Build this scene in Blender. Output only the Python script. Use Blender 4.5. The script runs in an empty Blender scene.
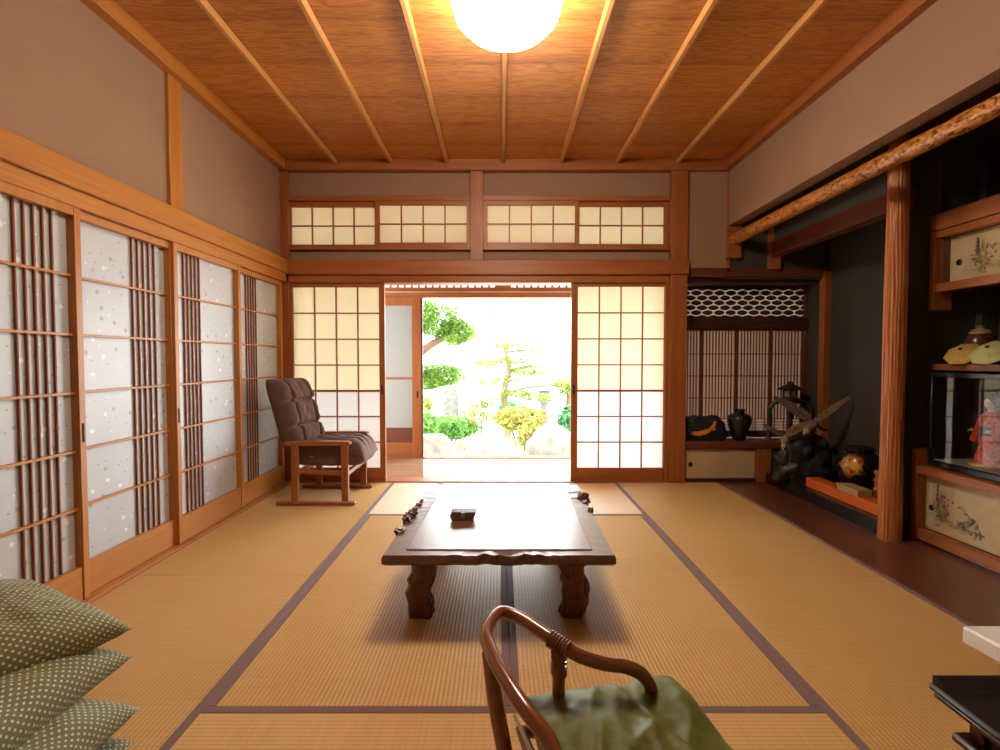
import bpy, bmesh, math, random
from mathutils import Vector, Matrix, noise
R = math.radians
PI = math.pi
random.seed(7)
sc = bpy.context.scene
C = sc.collection

# ------------------------------------------------------------------ camera
F_PX, CAM_H = 497.0, 1.10
PITCH = math.atan(16.5 / F_PX)
cd = bpy.data.cameras.new('camera'); cam = bpy.data.objects.new('camera', cd); C.objects.link(cam)
cd.sensor_fit = 'HORIZONTAL'; cd.sensor_width = 36.0; cd.lens = 36.0 * F_PX / 1000.0
cd.clip_start = 0.02; cd.clip_end = 300
cam.location = (0, 0, CAM_H); cam.rotation_euler = (PI / 2 - PITCH, 0, 0)
sc.camera = cam
CP, SP = math.cos(PITCH), math.sin(PITCH)

def ray(px, py):
    u, v = (px - 500) / F_PX, (375 - py) / F_PX
    return Vector((u, CP + v * SP, -SP + v * CP))
def atY(px, py, Y):
    d = ray(px, py); t = Y / d.y
    return Vector((d.x * t, Y, CAM_H + d.z * t))
def atZ(px, py, Z):
    d = ray(px, py); t = (Z - CAM_H) / d.z
    return Vector((d.x * t, d.y * t, Z))
def zY(py, Y): return atY(500, py, Y).z
def xY(px, Y, py=375): return atY(px, py, Y).x

# ------------------------------------------------------------------ object helpers
BASE = {}
def setp(o, label=None, cat=None, group=None, kind=None):
    if label: o['label'] = label
    if cat: o['category'] = cat
    if group: o['group'] = group
    if kind: o['kind'] = kind
    return o
def thing(name, label, cat, base=(0, 0, 0), group=None, kind=None):
    o = bpy.data.objects.new(name, None); C.objects.link(o)
    o.empty_display_size = 0.05; o.location = base
    BASE[o.name] = Vector(base)
    return setp(o, label, cat, group, kind)
def mesh_of(name, bm, smooth, angle=40):
    me = bpy.data.meshes.new(name)
    bmesh.ops.recalc_face_normals(bm, faces=bm.faces[:])
    bm.to_mesh(me); bm.free()
    if smooth:
        me.shade_smooth(); me.set_sharp_from_angle(angle=R(angle))
    return me
def part(name, mb, mat, parent, smooth=True, label=None, kind=None, angle=40):
    bm = mb.bm
    base = BASE[parent.name]
    bmesh.ops.translate(bm, verts=bm.verts[:], vec=-base)
    me = mesh_of(name, bm, smooth, angle)
    for m in (mat if isinstance(mat, (list, tuple)) else [mat]): me.materials.append(m)
    o = bpy.data.objects.new(name, me); C.objects.link(o); o.parent = parent
    BASE[o.name] = base
    if label: o['label'] = label
    if kind: o['kind'] = kind
    return o
def solo(name, mb, mat, label, cat, group=None, kind=None, smooth=True, angle=40):
    bm = mb.bm
    lo = Vector([min(v.co[i] for v in bm.verts) for i in range(3)])
    hi = Vector([max(v.co[i] for v in bm.verts) for i in range(3)])
    base = Vector(((lo.x + hi.x) / 2, (lo.y + hi.y) / 2, lo.z))
    bmesh.ops.translate(bm, verts=bm.verts[:], vec=-base)
    me = mesh_of(name, bm, smooth, angle)
    for m in (mat if isinstance(mat, (list, tuple)) else [mat]): me.materials.append(m)
    o = bpy.data.objects.new(name, me); C.objects.link(o); o.location = base
    BASE[o.name] = base
    return setp(o, label, cat, group, kind)
def copy_tree(o, parent=None):
    c = o.copy(); C.objects.link(c)
    if parent:
        c.parent = parent; c.matrix_parent_inverse = o.matrix_parent_inverse
    for ch in list(o.children): copy_tree(ch, c)
    return c

class MB:
    def __init__(s): s.bm = bmesh.new(); s.mi = 0
    def _new(s, faces):
        for f in faces: f.material_index = s.mi
    def box(s, x0, x1, y0, y1, z0, z1, bev=0.003, seg=1):
        seg = 1
        x0, x1 = min(x0, x1), max(x0, x1); y0, y1 = min(y0, y1), max(y0, y1); z0, z1 = min(z0, z1), max(z0, z1)
        bm = s.bm
        v = [bm.verts.new(p) for p in ((x0,y0,z0),(x1,y0,z0),(x1,y1,z0),(x0,y1,z0),(x0,y0,z1),(x1,y0,z1),(x1,y1,z1),(x0,y1,z1))]
        fs = [bm.faces.new([v[i] for i in f]) for f in ((0,3,2,1),(4,5,6,7),(0,1,5,4),(1,2,6,5),(2,3,7,6),(3,0,4,7))]
        s._new(fs)
        b = min(bev, .45 * min(x1 - x0, y1 - y0, z1 - z0))
        if b > 2e-4:
            es = list({e for f in fs for e in f.edges})
            r = bmesh.ops.bevel(bm, geom=es, offset=b, segments=seg, affect='EDGES', profile=.5)
            s._new(r['faces'])
        return s
    def hexa(s, p, bev=0.0):
        bm = s.bm; v = [bm.verts.new(q) for q in p]
        fs = [bm.faces.new([v[i] for i in f]) for f in ((0,3,2,1),(4,5,6,7),(0,1,5,4),(1,2,6,5),(2,3,7,6),(3,0,4,7))]
        s._new(fs)
        if bev:
            es = list({e for f in fs for e in f.edges})
            r = bmesh.ops.bevel(bm, geom=es, offset=bev, segments=1, affect='EDGES', profile=.5); s._new(r['faces'])
        return s
    def prism(s, pts, d):            # closed polygon of 3d points, extruded by vector d
        bm = s.bm; d = Vector(d)
        a = [bm.verts.new(p) for p in pts]; b = [bm.verts.new(Vector(p) + d) for p in pts]
        n = len(a); fs = [bm.faces.new(a), bm.faces.new(b[::-1])]
        for i in range(n): fs.append(bm.faces.new((a[i], b[i], b[(i+1)%n], a[(i+1)%n])))
        s._new(fs); return s
    def poly(s, pts):
        s._new([s.bm.faces.new([s.bm.verts.new(p) for p in pts])]); return s
    def tube(s, pts, r, seg=12, closed=False, flat=1.0):
        bm = s.bm; pts = [Vector(p) for p in pts]; n = len(pts)
        rr = r if isinstance(r, (list, tuple)) else [r] * n
        rings = []; up = None
        for i, p in enumerate(pts):
            if closed: t = pts[(i+1) % n] - pts[i-1]
            else: t = pts[min(i+1, n-1)] - pts[max(i-1, 0)]
            t.normalize()
            if up is None:
                up = Vector((0,0,1)) if abs(t.z) < .9 else Vector((1,0,0))
            side = t.cross(up); 
            if side.length < 1e-6: side = t.orthogonal()
            side.normalize(); up = side.cross(t).normalized()
            rings.append([bm.verts.new(p + (side * math.cos(a) + up * math.sin(a) * flat) * rr[i]) for a in [2*PI*k/seg for k in range(seg)]])
        fs = []
        m = n if closed else n - 1
        for i in range(m):
            A, B = rings[i], rings[(i+1) % n]
            for k in range(seg): fs.append(bm.faces.new((A[k], A[(k+1)%seg], B[(k+1)%seg], B[k])))
        if not closed: fs += [bm.faces.new(rings[0][::-1]), bm.faces.new(rings[-1])]
        s._new(fs); return s
    def lathe(s, prof, c=(0,0,0), seg=32, sx=1.0, sy=1.0):     # prof: list of (r, z)
        bm = s.bm; c = Vector(c); rings = []; fs = []
        for r, z in prof:
            if r < 1e-5: rings.append([bm.verts.new(c + Vector((0,0,z)))])
            else: rings.append([bm.verts.new(c + Vector((r*math.cos(2*PI*k/seg)*sx, r*math.sin(2*PI*k/seg)*sy, z))) for k in range(seg)])
        for A, B in zip(rings, rings[1:]):
            for k in range(seg):
                k2 = (k+1) % seg
                if len(A) == 1 and len(B) == 1: continue
                if len(A) == 1: fs.append(bm.faces.new((A[0], B[k2], B[k])))
                elif len(B) == 1: fs.append(bm.faces.new((A[k], A[k2], B[0])))
                else: fs.append(bm.faces.new((A[k], A[k2], B[k2], B[k])))
        if len(rings[0]) > 1: fs.append(bm.faces.new(rings[0][::-1]))
        if len(rings[-1]) > 1: fs.append(bm.faces.new(rings[-1]))
        s._new(fs); return s
    def blob(s, c, rad, sub=3, amp=0.0, freq=4.0, seed=0, rot=None, p=2.0):
        g = bmesh.ops.create_icosphere(s.bm, subdivisions=sub, radius=1.0)
        c = Vector(c); M = rot or Matrix.Identity(3)
        fs = set()
        for v in g['verts']:
            d = v.co.normalized()
            if p != 2.0:
                k = (abs(d.x)**p + abs(d.y)**p + abs(d.z)**p) ** (-1/p); d = d * k
            q = Vector((d.x*rad[0], d.y*rad[1], d.z*rad[2]))
            if amp:
                nz = noise.noise(q * freq + Vector((seed*3.1, seed*1.7, seed))) + .5 * noise.noise(q * freq * 2.3 + Vector((seed, 5, seed*2)))
                q = q * (1 + amp * nz)
            v.co = c + M @ q
            fs.update(v.link_faces)
        s._new(fs); return s
    def leaves(s, c, rad, n, size, seed, shell=.55, flat=.5, cols=3, asp=.5):
        rn = random.Random(seed); bm = s.bm; c = Vector(c)
        for _ in range(n):
            while True:
                d = Vector((rn.uniform(-1,1), rn.uniform(-1,1), rn.uniform(-1,1)))
                if .05 < d.length < 1: break
            d = d.normalized() * rn.uniform(shell, 1.0) ** .7
            nz = 1 + .25 * noise.noise(d * 2.2 + Vector((seed, 0, 0)))
            p = c + Vector((d.x*rad[0], d.y*rad[1], d.z*rad[2])) * nz
            nrm = (d + Vector((rn.gauss(0,.5), rn.gauss(0,.5), rn.gauss(0,.5)+flat))).normalized()
            a = nrm.orthogonal().normalized(); a = Matrix.Rotation(rn.uniform(0, 2*PI), 3, nrm) @ a; b = nrm.cross(a)
            L = size * rn.uniform(.6, 1.3); W = L * asp
            f = bm.faces.new([bm.verts.new(p - a*L), bm.verts.new(p - b*W + nrm*L*.1), bm.verts.new(p + a*L), bm.verts.new(p + b*W + nrm*L*.1)])
            f.material_index = rn.randrange(cols)
        return s

# ------------------------------------------------------------------ materials
def mat(name):
    m = bpy.data.materials.new(name); m.use_nodes = True
    nt = m.node_tree; b = nt.nodes['Principled BSDF']
    return m, nt, b
def N(nt, t, **kw):
    n = nt.nodes.new(t)
    for k, v in kw.items():
        if k.startswith('_'): setattr(n, k[1:], v)
        else: n.inputs[k.replace('__', ' ')].default_value = v
    return n
def L(nt, a, b): nt.links.new(a, b)
def c4(c): return (*c, 1.0)
def ramp(nt, fac, stops):
    r = nt.nodes.new('ShaderNodeValToRGB'); e = r.color_ramp.elements
    while len(e) < len(stops): e.new(.5)
    for k, (p, c) in zip(e, stops): k.position = p; k.color = c4(c)
    L(nt, fac, r.inputs['Fac']); return r.outputs['Color']
def coords(nt, scale=(1,1,1)):
    tc = nt.nodes.new('ShaderNodeTexCoord'); mp = nt.nodes.new('ShaderNodeMapping')
    mp.inputs['Scale'].default_value = scale; L(nt, tc.outputs['Object'], mp.inputs['Vector'])
    return mp.outputs['Vector']
def bump(nt, b, h, strength=.2, dist=.002):
    n = nt.nodes.new('ShaderNodeBump'); n.inputs['Strength'].default_value = strength; n.inputs['Distance'].default_value = dist
    L(nt, h, n.inputs['Height']); L(nt, n.outputs['Normal'], b.inputs['Normal'])
def mth(nt, op, a, b=None):
    n = nt.nodes.new('ShaderNodeMath'); n.operation = op
    for i, x in enumerate((a, b)):
        if x is None: continue
        if isinstance(x, (int, float)): n.inputs[i].default_value = x
        else: L(nt, x, n.inputs[i])
    return n.outputs[0]

def wood(name, c1, c2, axis='X', rough=.4, s=1.0, spec=.5, bmp=.15, coat=0.0):
    m, nt, b = mat(name)
    sc_ = {'X': (1.2*s, 22*s, 22*s), 'Y': (22*s, 1.2*s, 22*s), 'Z': (22*s, 22*s, 1.2*s)}[axis]
    v = coords(nt, sc_)
    n1 = N(nt, 'ShaderNodeTexNoise', Scale=1.0, Detail=5.0, Roughness=.6, Distortion=.8); L(nt, v, n1.inputs['Vector'])
    v2 = coords(nt, tuple(q*4 for q in sc_))
    n2 = N(nt, 'ShaderNodeTexNoise', Scale=1.0, Detail=2.0); L(nt, v2, n2.inputs['Vector'])
    f = mth(nt, 'ADD', mth(nt, 'MULTIPLY', n1.outputs['Fac'], .75), mth(nt, 'MULTIPLY', n2.outputs['Fac'], .25))
    L(nt, ramp(nt, f, [(.3, c1), (.7, c2)]), b.inputs['Base Color'])
    b.inputs['Roughness'].default_value = rough; b.inputs['Specular IOR Level'].default_value = spec
    b.inputs['Coat Weight'].default_value = coat; b.inputs['Coat Roughness'].default_value = .24
    if bmp: bump(nt, b, f, bmp, .003)
    return m
def plain(name, col, rough=.5, spec=.5, metal=0.0, var=.12, vs=30, bmp=0.0, coat=0.0):
    m, nt, b = mat(name)
    v = coords(nt); n = N(nt, 'ShaderNodeTexNoise', Scale=float(vs), Detail=3.0); L(nt, v, n.inputs['Vector'])
    lo = tuple(x*(1-var) for x in col); hi = tuple(min(1, x*(1+var)) for x in col)
    L(nt, ramp(nt, n.outputs['Fac'], [(.3, lo), (.7, hi)]), b.inputs['Base Color'])
    b.inputs['Roughness'].default_value = rough; b.inputs['Metallic'].default_value = metal
    b.inputs['Specular IOR Level'].default_value = spec; b.inputs['Coat Weight'].default_value = coat
    if bmp: bump(nt, b, n.outputs['Fac'], bmp, .004)
    return m
def plaster(name, col, var=.18):
    m, nt, b = mat(name)
    v = coords(nt); n = N(nt, 'ShaderNodeTexNoise', Scale=160.0, Detail=4.0, Roughness=.7); L(nt, v, n.inputs['Vector'])
    n2 = N(nt, 'ShaderNodeTexNoise', Scale=3.0, Detail=2.0); L(nt, v, n2.inputs['Vector'])
    f = mth(nt, 'ADD', mth(nt, 'MULTIPLY', n.outputs['Fac'], .8), mth(nt, 'MULTIPLY', n2.outputs['Fac'], .2))
    L(nt, ramp(nt, f, [(.3, tuple(x*(1-var) for x in col)), (.7, tuple(x*(1+var) for x in col))]), b.inputs['Base Color'])
    b.inputs['Roughness'].default_value = .95; b.inputs['Specular IOR Level'].default_value = .1
    bump(nt, b, n.outputs['Fac'], .5, .002); return m
def paper(name, col, trans=.5, tcol=None, print_=False):
    m, nt, b = mat(name); out = nt.nodes['Material Output']
    nt.nodes.remove(b)
    v = coords(nt); n = N(nt, 'ShaderNodeTexNoise', Scale=120.0, Detail=4.0); L(nt, v, n.inputs['Vector'])
    col_o = ramp(nt, n.outputs['Fac'], [(.3, tuple(x*.96 for x in col)), (.7, tuple(min(1, x*1.03) for x in col))])
    d = nt.nodes.new('ShaderNodeBsdfDiffuse'); t = nt.nodes.new('ShaderNodeBsdfTranslucent'); mx = nt.nodes.new('ShaderNodeMixShader')
    L(nt, col_o, d.inputs['Color'])
    if tcol: t.inputs['Color'].default_value = c4(tcol)
    else: L(nt, col_o, t.inputs['Color'])
    mx.inputs[0].default_value = trans
    L(nt, d.outputs[0], mx.inputs[1]); L(nt, t.outputs[0], mx.inputs[2]); L(nt, mx.outputs[0], out.inputs['Surface'])
    return m
def glass(name, rough=0.0):
    m, nt, b = mat(name); out = nt.nodes['Material Output']; nt.nodes.remove(b)
    g = nt.nodes.new('ShaderNodeBsdfGlossy'); g.inputs['Roughness'].default_value = rough
    t = nt.nodes.new('ShaderNodeBsdfTransparent'); t.inputs['Color'].default_value = (.95,.97,.96,1)
    lw = nt.nodes.new('ShaderNodeLayerWeight'); lw.inputs['Blend'].default_value = .5
    fac = mth(nt, 'ADD', mth(nt, 'MULTIPLY', mth(nt, 'POWER', lw.outputs['Facing'], 4.0), .9), .05)
    mx = nt.nodes.new('ShaderNodeMixShader'); L(nt, fac, mx.inputs[0]); L(nt, t.outputs[0], mx.inputs[1]); L(nt, g.outputs[0], mx.inputs[2])
    L(nt, mx.outputs[0], out.inputs['Surface']); return m
def leafmat(name, col):
    m, nt, b = mat(name); out = nt.nodes['Material Output']; nt.nodes.remove(b)
    v = coords(nt); n = N(nt, 'ShaderNodeTexNoise', Scale=6.0, Detail=2.0); L(nt, v, n.inputs['Vector'])
    co = ramp(nt, n.outputs['Fac'], [(.3, tuple(x*.7 for x in col)), (.7, tuple(min(1, x*1.3) for x in col))])
    d = nt.nodes.new('ShaderNodeBsdfDiffuse'); t = nt.nodes.new('ShaderNodeBsdfTranslucent'); mx = nt.nodes.new('ShaderNodeMixShader')
    L(nt, co, d.inputs['Color']); L(nt, co, t.inputs['Color']); mx.inputs[0].default_value = .4
    L(nt, d.outputs[0], mx.inputs[1]); L(nt, t.outputs[0], mx.inputs[2]); L(nt, mx.outputs[0], out.inputs['Surface']); return m
def tatami(name, axis, rough, an):
    m, nt, b = mat(name)
    tc = nt.nodes.new('ShaderNodeTexCoord'); sx = nt.nodes.new('ShaderNodeSeparateXYZ'); L(nt, tc.outputs['Object'], sx.inputs[0])
    q = sx.outputs['X'] if axis == 'Y' else sx.outputs['Y']
    w = mth(nt, 'SINE', mth(nt, 'MULTIPLY', q, 2*PI/.0155))
    h = mth(nt, 'POWER', mth(nt, 'ABSOLUTE', mth(nt, 'ADD', mth(nt, 'MULTIPLY', w, .5), .5)), .55)
    st = (60, 2.5, 1) if axis == 'X' else (2.5, 60, 1)
    # rush strands run across the ribs
    v = coords(nt, (4, 190, 1) if axis == 'Y' else (190, 4, 1))
    n = N(nt, 'ShaderNodeTexNoise', Scale=1.0, Detail=3.0); L(nt, v, n.inputs['Vector'])
    v2 = coords(nt, (1.5, 1.5, 1)); n2 = N(nt, 'ShaderNodeTexNoise', Scale=1.0, Detail=3.0); L(nt, v2, n2.inputs['Vector'])
    f = mth(nt, 'ADD', mth(nt, 'MULTIPLY', n.outputs['Fac'], .6), mth(nt, 'MULTIPLY', n2.outputs['Fac'], .4))
    g_ = 1.0 if axis == 'Y' else 1.14  # crosswise mats get a lighter base, doorway glare partly put into the colour
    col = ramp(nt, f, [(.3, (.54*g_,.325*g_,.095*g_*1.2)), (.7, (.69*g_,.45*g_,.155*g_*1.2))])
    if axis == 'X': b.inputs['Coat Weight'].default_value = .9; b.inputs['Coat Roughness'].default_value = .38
    dk = nt.nodes.new('ShaderNodeMix'); dk.data_type = 'RGBA'; dk.blend_type = 'MULTIPLY'; dk.inputs['Factor'].default_value = 1.0
    L(nt, col, dk.inputs['A']); L(nt, ramp(nt, h, [(0, (.70,.64,.56)), (.5, (1,1,1))]), dk.inputs['B'])
    L(nt, dk.outputs['Result'], b.inputs['Base Color'])
    b.inputs['Roughness'].default_value = rough; b.inputs['Specular IOR Level'].default_value = .5
    b.inputs['Anisotropic'].default_value = an
    tg = nt.nodes.new('ShaderNodeCombineXYZ'); tg.inputs['X' if axis == 'X' else 'Y'].default_value = 1.0   # strands scatter across themselves
    L(nt, tg.outputs[0], b.inputs['Tangent'])
    bump(nt, b, h, .12 if axis == 'X' else .5, .0022); return m
def cloth(name, col, rough=.85, scale=300, sheen=.2, var=.15):
    m, nt, b = mat(name)
    v = coords(nt); n = N(nt, 'ShaderNodeTexNoise', Scale=float(scale), Detail=2.0); L(nt, v, n.inputs['Vector'])
    L(nt, ramp(nt, n.outputs['Fac'], [(.3, tuple(x*(1-var) for x in col)), (.7, tuple(x*(1+var) for x in col))]), b.inputs['Base Color'])
    b.inputs['Roughness'].default_value = rough; b.inputs['Sheen Weight'].default_value = sheen; b.inputs['Specular IOR Level'].default_value = .25
    bump(nt, b, n.outputs['Fac'], .15, .001); return m
def emit(name, col, s):
    m, nt, b = mat(name); b.inputs['Base Color'].default_value = (.9,.9,.88,1)
    b.inputs['Emission Color'].default_value = c4(col); b.inputs['Emission Strength'].default_value = s; return m

OR1, OR2 = (.38,.135,.022), (.55,.235,.045)
RB1, RB2 = (.27,.078,.020), (.40,.14,.038)
W = {k: wood('cypress_' + k, OR1, OR2, k, .42) for k in 'XYZ'}
B = {k: wood('timber_shaded_' + k, RB1, RB2, k, .42) for k in 'XYZ'}  # left-beam timber again, backlit shade of the far wall put into its tone
KD = {k: wood('aged_wood_' + k, (.10,.028,.014), (.19,.055,.027), k, .35) for k in 'XYZ'}
DKW = {k: wood('dark_stained_' + k, (.045,.016,.012), (.09,.03,.022), k, .3) for k in 'XYZ'}
RBAR = wood('lattice_maroon', (.20,.055,.025), (.32,.105,.04), 'Z', .6, 1, .3)
M_board = wood('lacquered_board', (.10,.032,.018), (.16,.055,.028), 'Y', .28, coat=.3)
M_plaster = plaster('sand_plaster', (.325,.205,.138))
M_dplaster = plaster('dark_plaster', (.062,.06,.05))
M_cream = plaster('cream_plaster', (.6,.52,.4), .05)
M_paper = paper('shoji_paper_cream', (.93,.90,.76), .45)
M_paperw = paper('shoji_paper_white', (.90,.91,.90), .44)
M_frost = paper('frosted_pane', (.42,.46,.46), .15)
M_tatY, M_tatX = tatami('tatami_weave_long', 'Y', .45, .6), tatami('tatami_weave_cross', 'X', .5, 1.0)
M_border = cloth('mat_border_cloth', (.20,.13,.13), .8, 400, .1)
M_black = plain('black_lacquer', (.012,.011,.011), .22, .5)
M_blackm = plain('black_bronze', (.022,.021,.02), .42, .5, var=.3)
M_handle = plain('dark_pull', (.03,.02,.015), .7, .2)
M_cream_door = plain('cream_cupboard_paper', (.56,.44,.26), .7, .2, var=.04, vs=80)
M_brass = plain('dark_brass', (.12,.07,.03), .4, metal=.6)
M_table = wood('table_keyaki', (.07,.022,.012), (.15,.048,.024), 'X', .3, 1.0, .5, .3, .6)
M_tabtop = wood('table_top_grain', (.10,.035,.018), (.17,.062,.03), 'Y', .3, .9, .5, .3, .8)
for m_, r_, w_ in ((M_table, .5, 1.0), (M_tabtop, .35, .9)):
    m_.node_tree.nodes['Principled BSDF'].inputs['Coat Roughness'].default_value = r_; m_.node_tree.nodes['Principled BSDF'].inputs['Coat Weight'].default_value = w_
M_tleg = wood('table_leg_wood', (.10,.028,.016), (.17,.05,.027), 'Z', .33, 1.0, .5, .5)
M_rattan = wood('rattan', (.15,.042,.013), (.25,.08,.025), 'X', .2, .6, .6, .05, .4)
M_chairw = wood('chair_beech', (.25,.075,.022), (.36,.125,.04), 'Z', .35)
M_chairf = cloth('brown_upholstery', (.125,.07,.058), .9, 350, .15, .3)
M_green = cloth('green_satin', (.115,.13,.02), .5, 60, .1, .15)
M_ground = plain('pale_gravel', (.62,.6,.55), .9, .2, var=.15, vs=40)
M_rock = plain('garden_rock', (.23,.215,.18), .9, .2, var=.3, vs=8, bmp=.6)
M_stone = plain('weathered_stone', (.17,.168,.16), .9, .2, var=.2, vs=14, bmp=.4)
M_bark = wood('bark', (.12,.075,.045), (.28,.19,.13), 'Z', .9, .6, .1, .8)
M_bark3 = wood('niwaki_bark', (.17,.14,.08), (.30,.26,.16), 'Z', .9, .6, .1, .6)
M_bark2 = wood('pale_twig', (.42,.30,.2), (.6,.45,.32), 'Z', .9, .6, .1, .4)
LV = {
 'pine': [leafmat('pine_needles_a', (.16,.30,.055)), leafmat('pine_needles_b', (.26,.42,.08)), leafmat('pine_needles_c', (.10,.2,.06))],
 'niwaki': [leafmat('clipped_a', (.25,.33,.08)), leafmat('clipped_b', (.36,.41,.12)), leafmat('clipped_c', (.17,.26,.06))],
 'azalea': [leafmat('azalea_a', (.38,.36,.09)), leafmat('azalea_b', (.50,.42,.14)), leafmat('azalea_c', (.26,.32,.07))],
 'lush': [leafmat('lush_a', (.16,.36,.08)), leafmat('lush_b', (.26,.46,.12)), leafmat('lush_c', (.12,.28,.08))],
 'blue': [leafmat('bluish_a', (.14,.36,.18)), leafmat('bluish_b', (.22,.44,.2)), leafmat('bluish_c', (.1,.26,.14))],
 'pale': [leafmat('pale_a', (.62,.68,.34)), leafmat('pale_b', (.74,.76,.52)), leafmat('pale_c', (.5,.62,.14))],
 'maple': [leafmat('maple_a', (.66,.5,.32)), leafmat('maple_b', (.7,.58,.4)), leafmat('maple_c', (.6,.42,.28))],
}
M_flower = leafmat('red_petals', (.75,.14,.10)); M_wflower = leafmat('white_petals', (.9,.88,.86))

# ceiling boards
def ceiling_mat():
    m, nt, b = mat('ceiling_cedar')
    tc = nt.nodes.new('ShaderNodeTexCoord'); sx = nt.nodes.new('ShaderNodeSeparateXYZ'); L(nt, tc.outputs['Object'], sx.inputs[0])
    k = mth(nt, 'FLOOR', mth(nt, 'DIVIDE', mth(nt, 'ADD', sx.outputs['Y'], 18.75), .375))
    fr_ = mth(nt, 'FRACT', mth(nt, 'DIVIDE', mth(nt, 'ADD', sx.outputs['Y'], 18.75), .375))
    wn = nt.nodes.new('ShaderNodeTexWhiteNoise'); wn.noise_dimensions = '1D'; L(nt, k, wn.inputs['W'])
    cx = nt.nodes.new('ShaderNodeCombineXYZ')
    L(nt, mth(nt, 'ADD', mth(nt, 'MULTIPLY', sx.outputs['X'], .9), mth(nt, 'MULTIPLY', wn.outputs['Value'], 40)), cx.inputs['X'])
    L(nt, mth(nt, 'ADD', mth(nt, 'MULTIPLY', sx.outputs['Y'], 6.0), mth(nt, 'MULTIPLY', wn.outputs['Value'], 17)), cx.inputs['Y'])
    n0 = N(nt, 'ShaderNodeTexNoise', Scale=1.6, Detail=3.0, Roughness=.6); L(nt, cx.outputs[0], n0.inputs['Vector'])
    w = mth(nt, 'SINE', mth(nt, 'MULTIPLY', n0.outputs['Fac'], 60.0))
    w = mth(nt, 'ADD', mth(nt, 'MULTIPLY', w, .5), .5)
    v2 = coords(nt, (3, 120, 1)); n2 = N(nt, 'ShaderNodeTexNoise', Scale=1.0, Detail=3.0); L(nt, v2, n2.inputs['Vector'])
    f = mth(nt, 'ADD', mth(nt, 'MULTIPLY', w, .45), mth(nt, 'MULTIPLY', n2.outputs['Fac'], .55))
    col = ramp(nt, f, [(.15, (.39,.132,.024)), (.5, (.56,.22,.043)), (.85, (.63,.275,.062))])
    mx = nt.nodes.new('ShaderNodeMix'); mx.data_type = 'RGBA'; mx.blend_type = 'MULTIPLY'; mx.inputs['Factor'].default_value = 1
    L(nt, col, mx.inputs['A']); L(nt, ramp(nt, wn.outputs['Value'], [(0, (.78,.75,.72)), (1, (1.05,1.05,1.05))]), mx.inputs['B'])
    m2 = nt.nodes.new('ShaderNodeMix'); m2.data_type = 'RGBA'; m2.blend_type = 'MULTIPLY'; m2.inputs['Factor'].default_value = 1
    L(nt, mx.outputs['Result'], m2.inputs['A'])
    L(nt, ramp(nt, fr_, [(0, (.45,.38,.32)), (.025, (.74,.68,.62)), (.10, (1,1,1)), (.80, (1,1,1)), (.98, (.86,.82,.78))]), m2.inputs['B'])   # darker grain along board edges, with the seam shade put into the colour
    L(nt, m2.outputs['Result'], b.inputs['Base Color'])
    b.inputs['Roughness'].default_value = .38; bump(nt, b, f, .12, .002); return m
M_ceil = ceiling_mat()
M_batten = wood('batten_wood', (.46,.21,.06), (.60,.31,.10), 'Y', .4)

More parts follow.
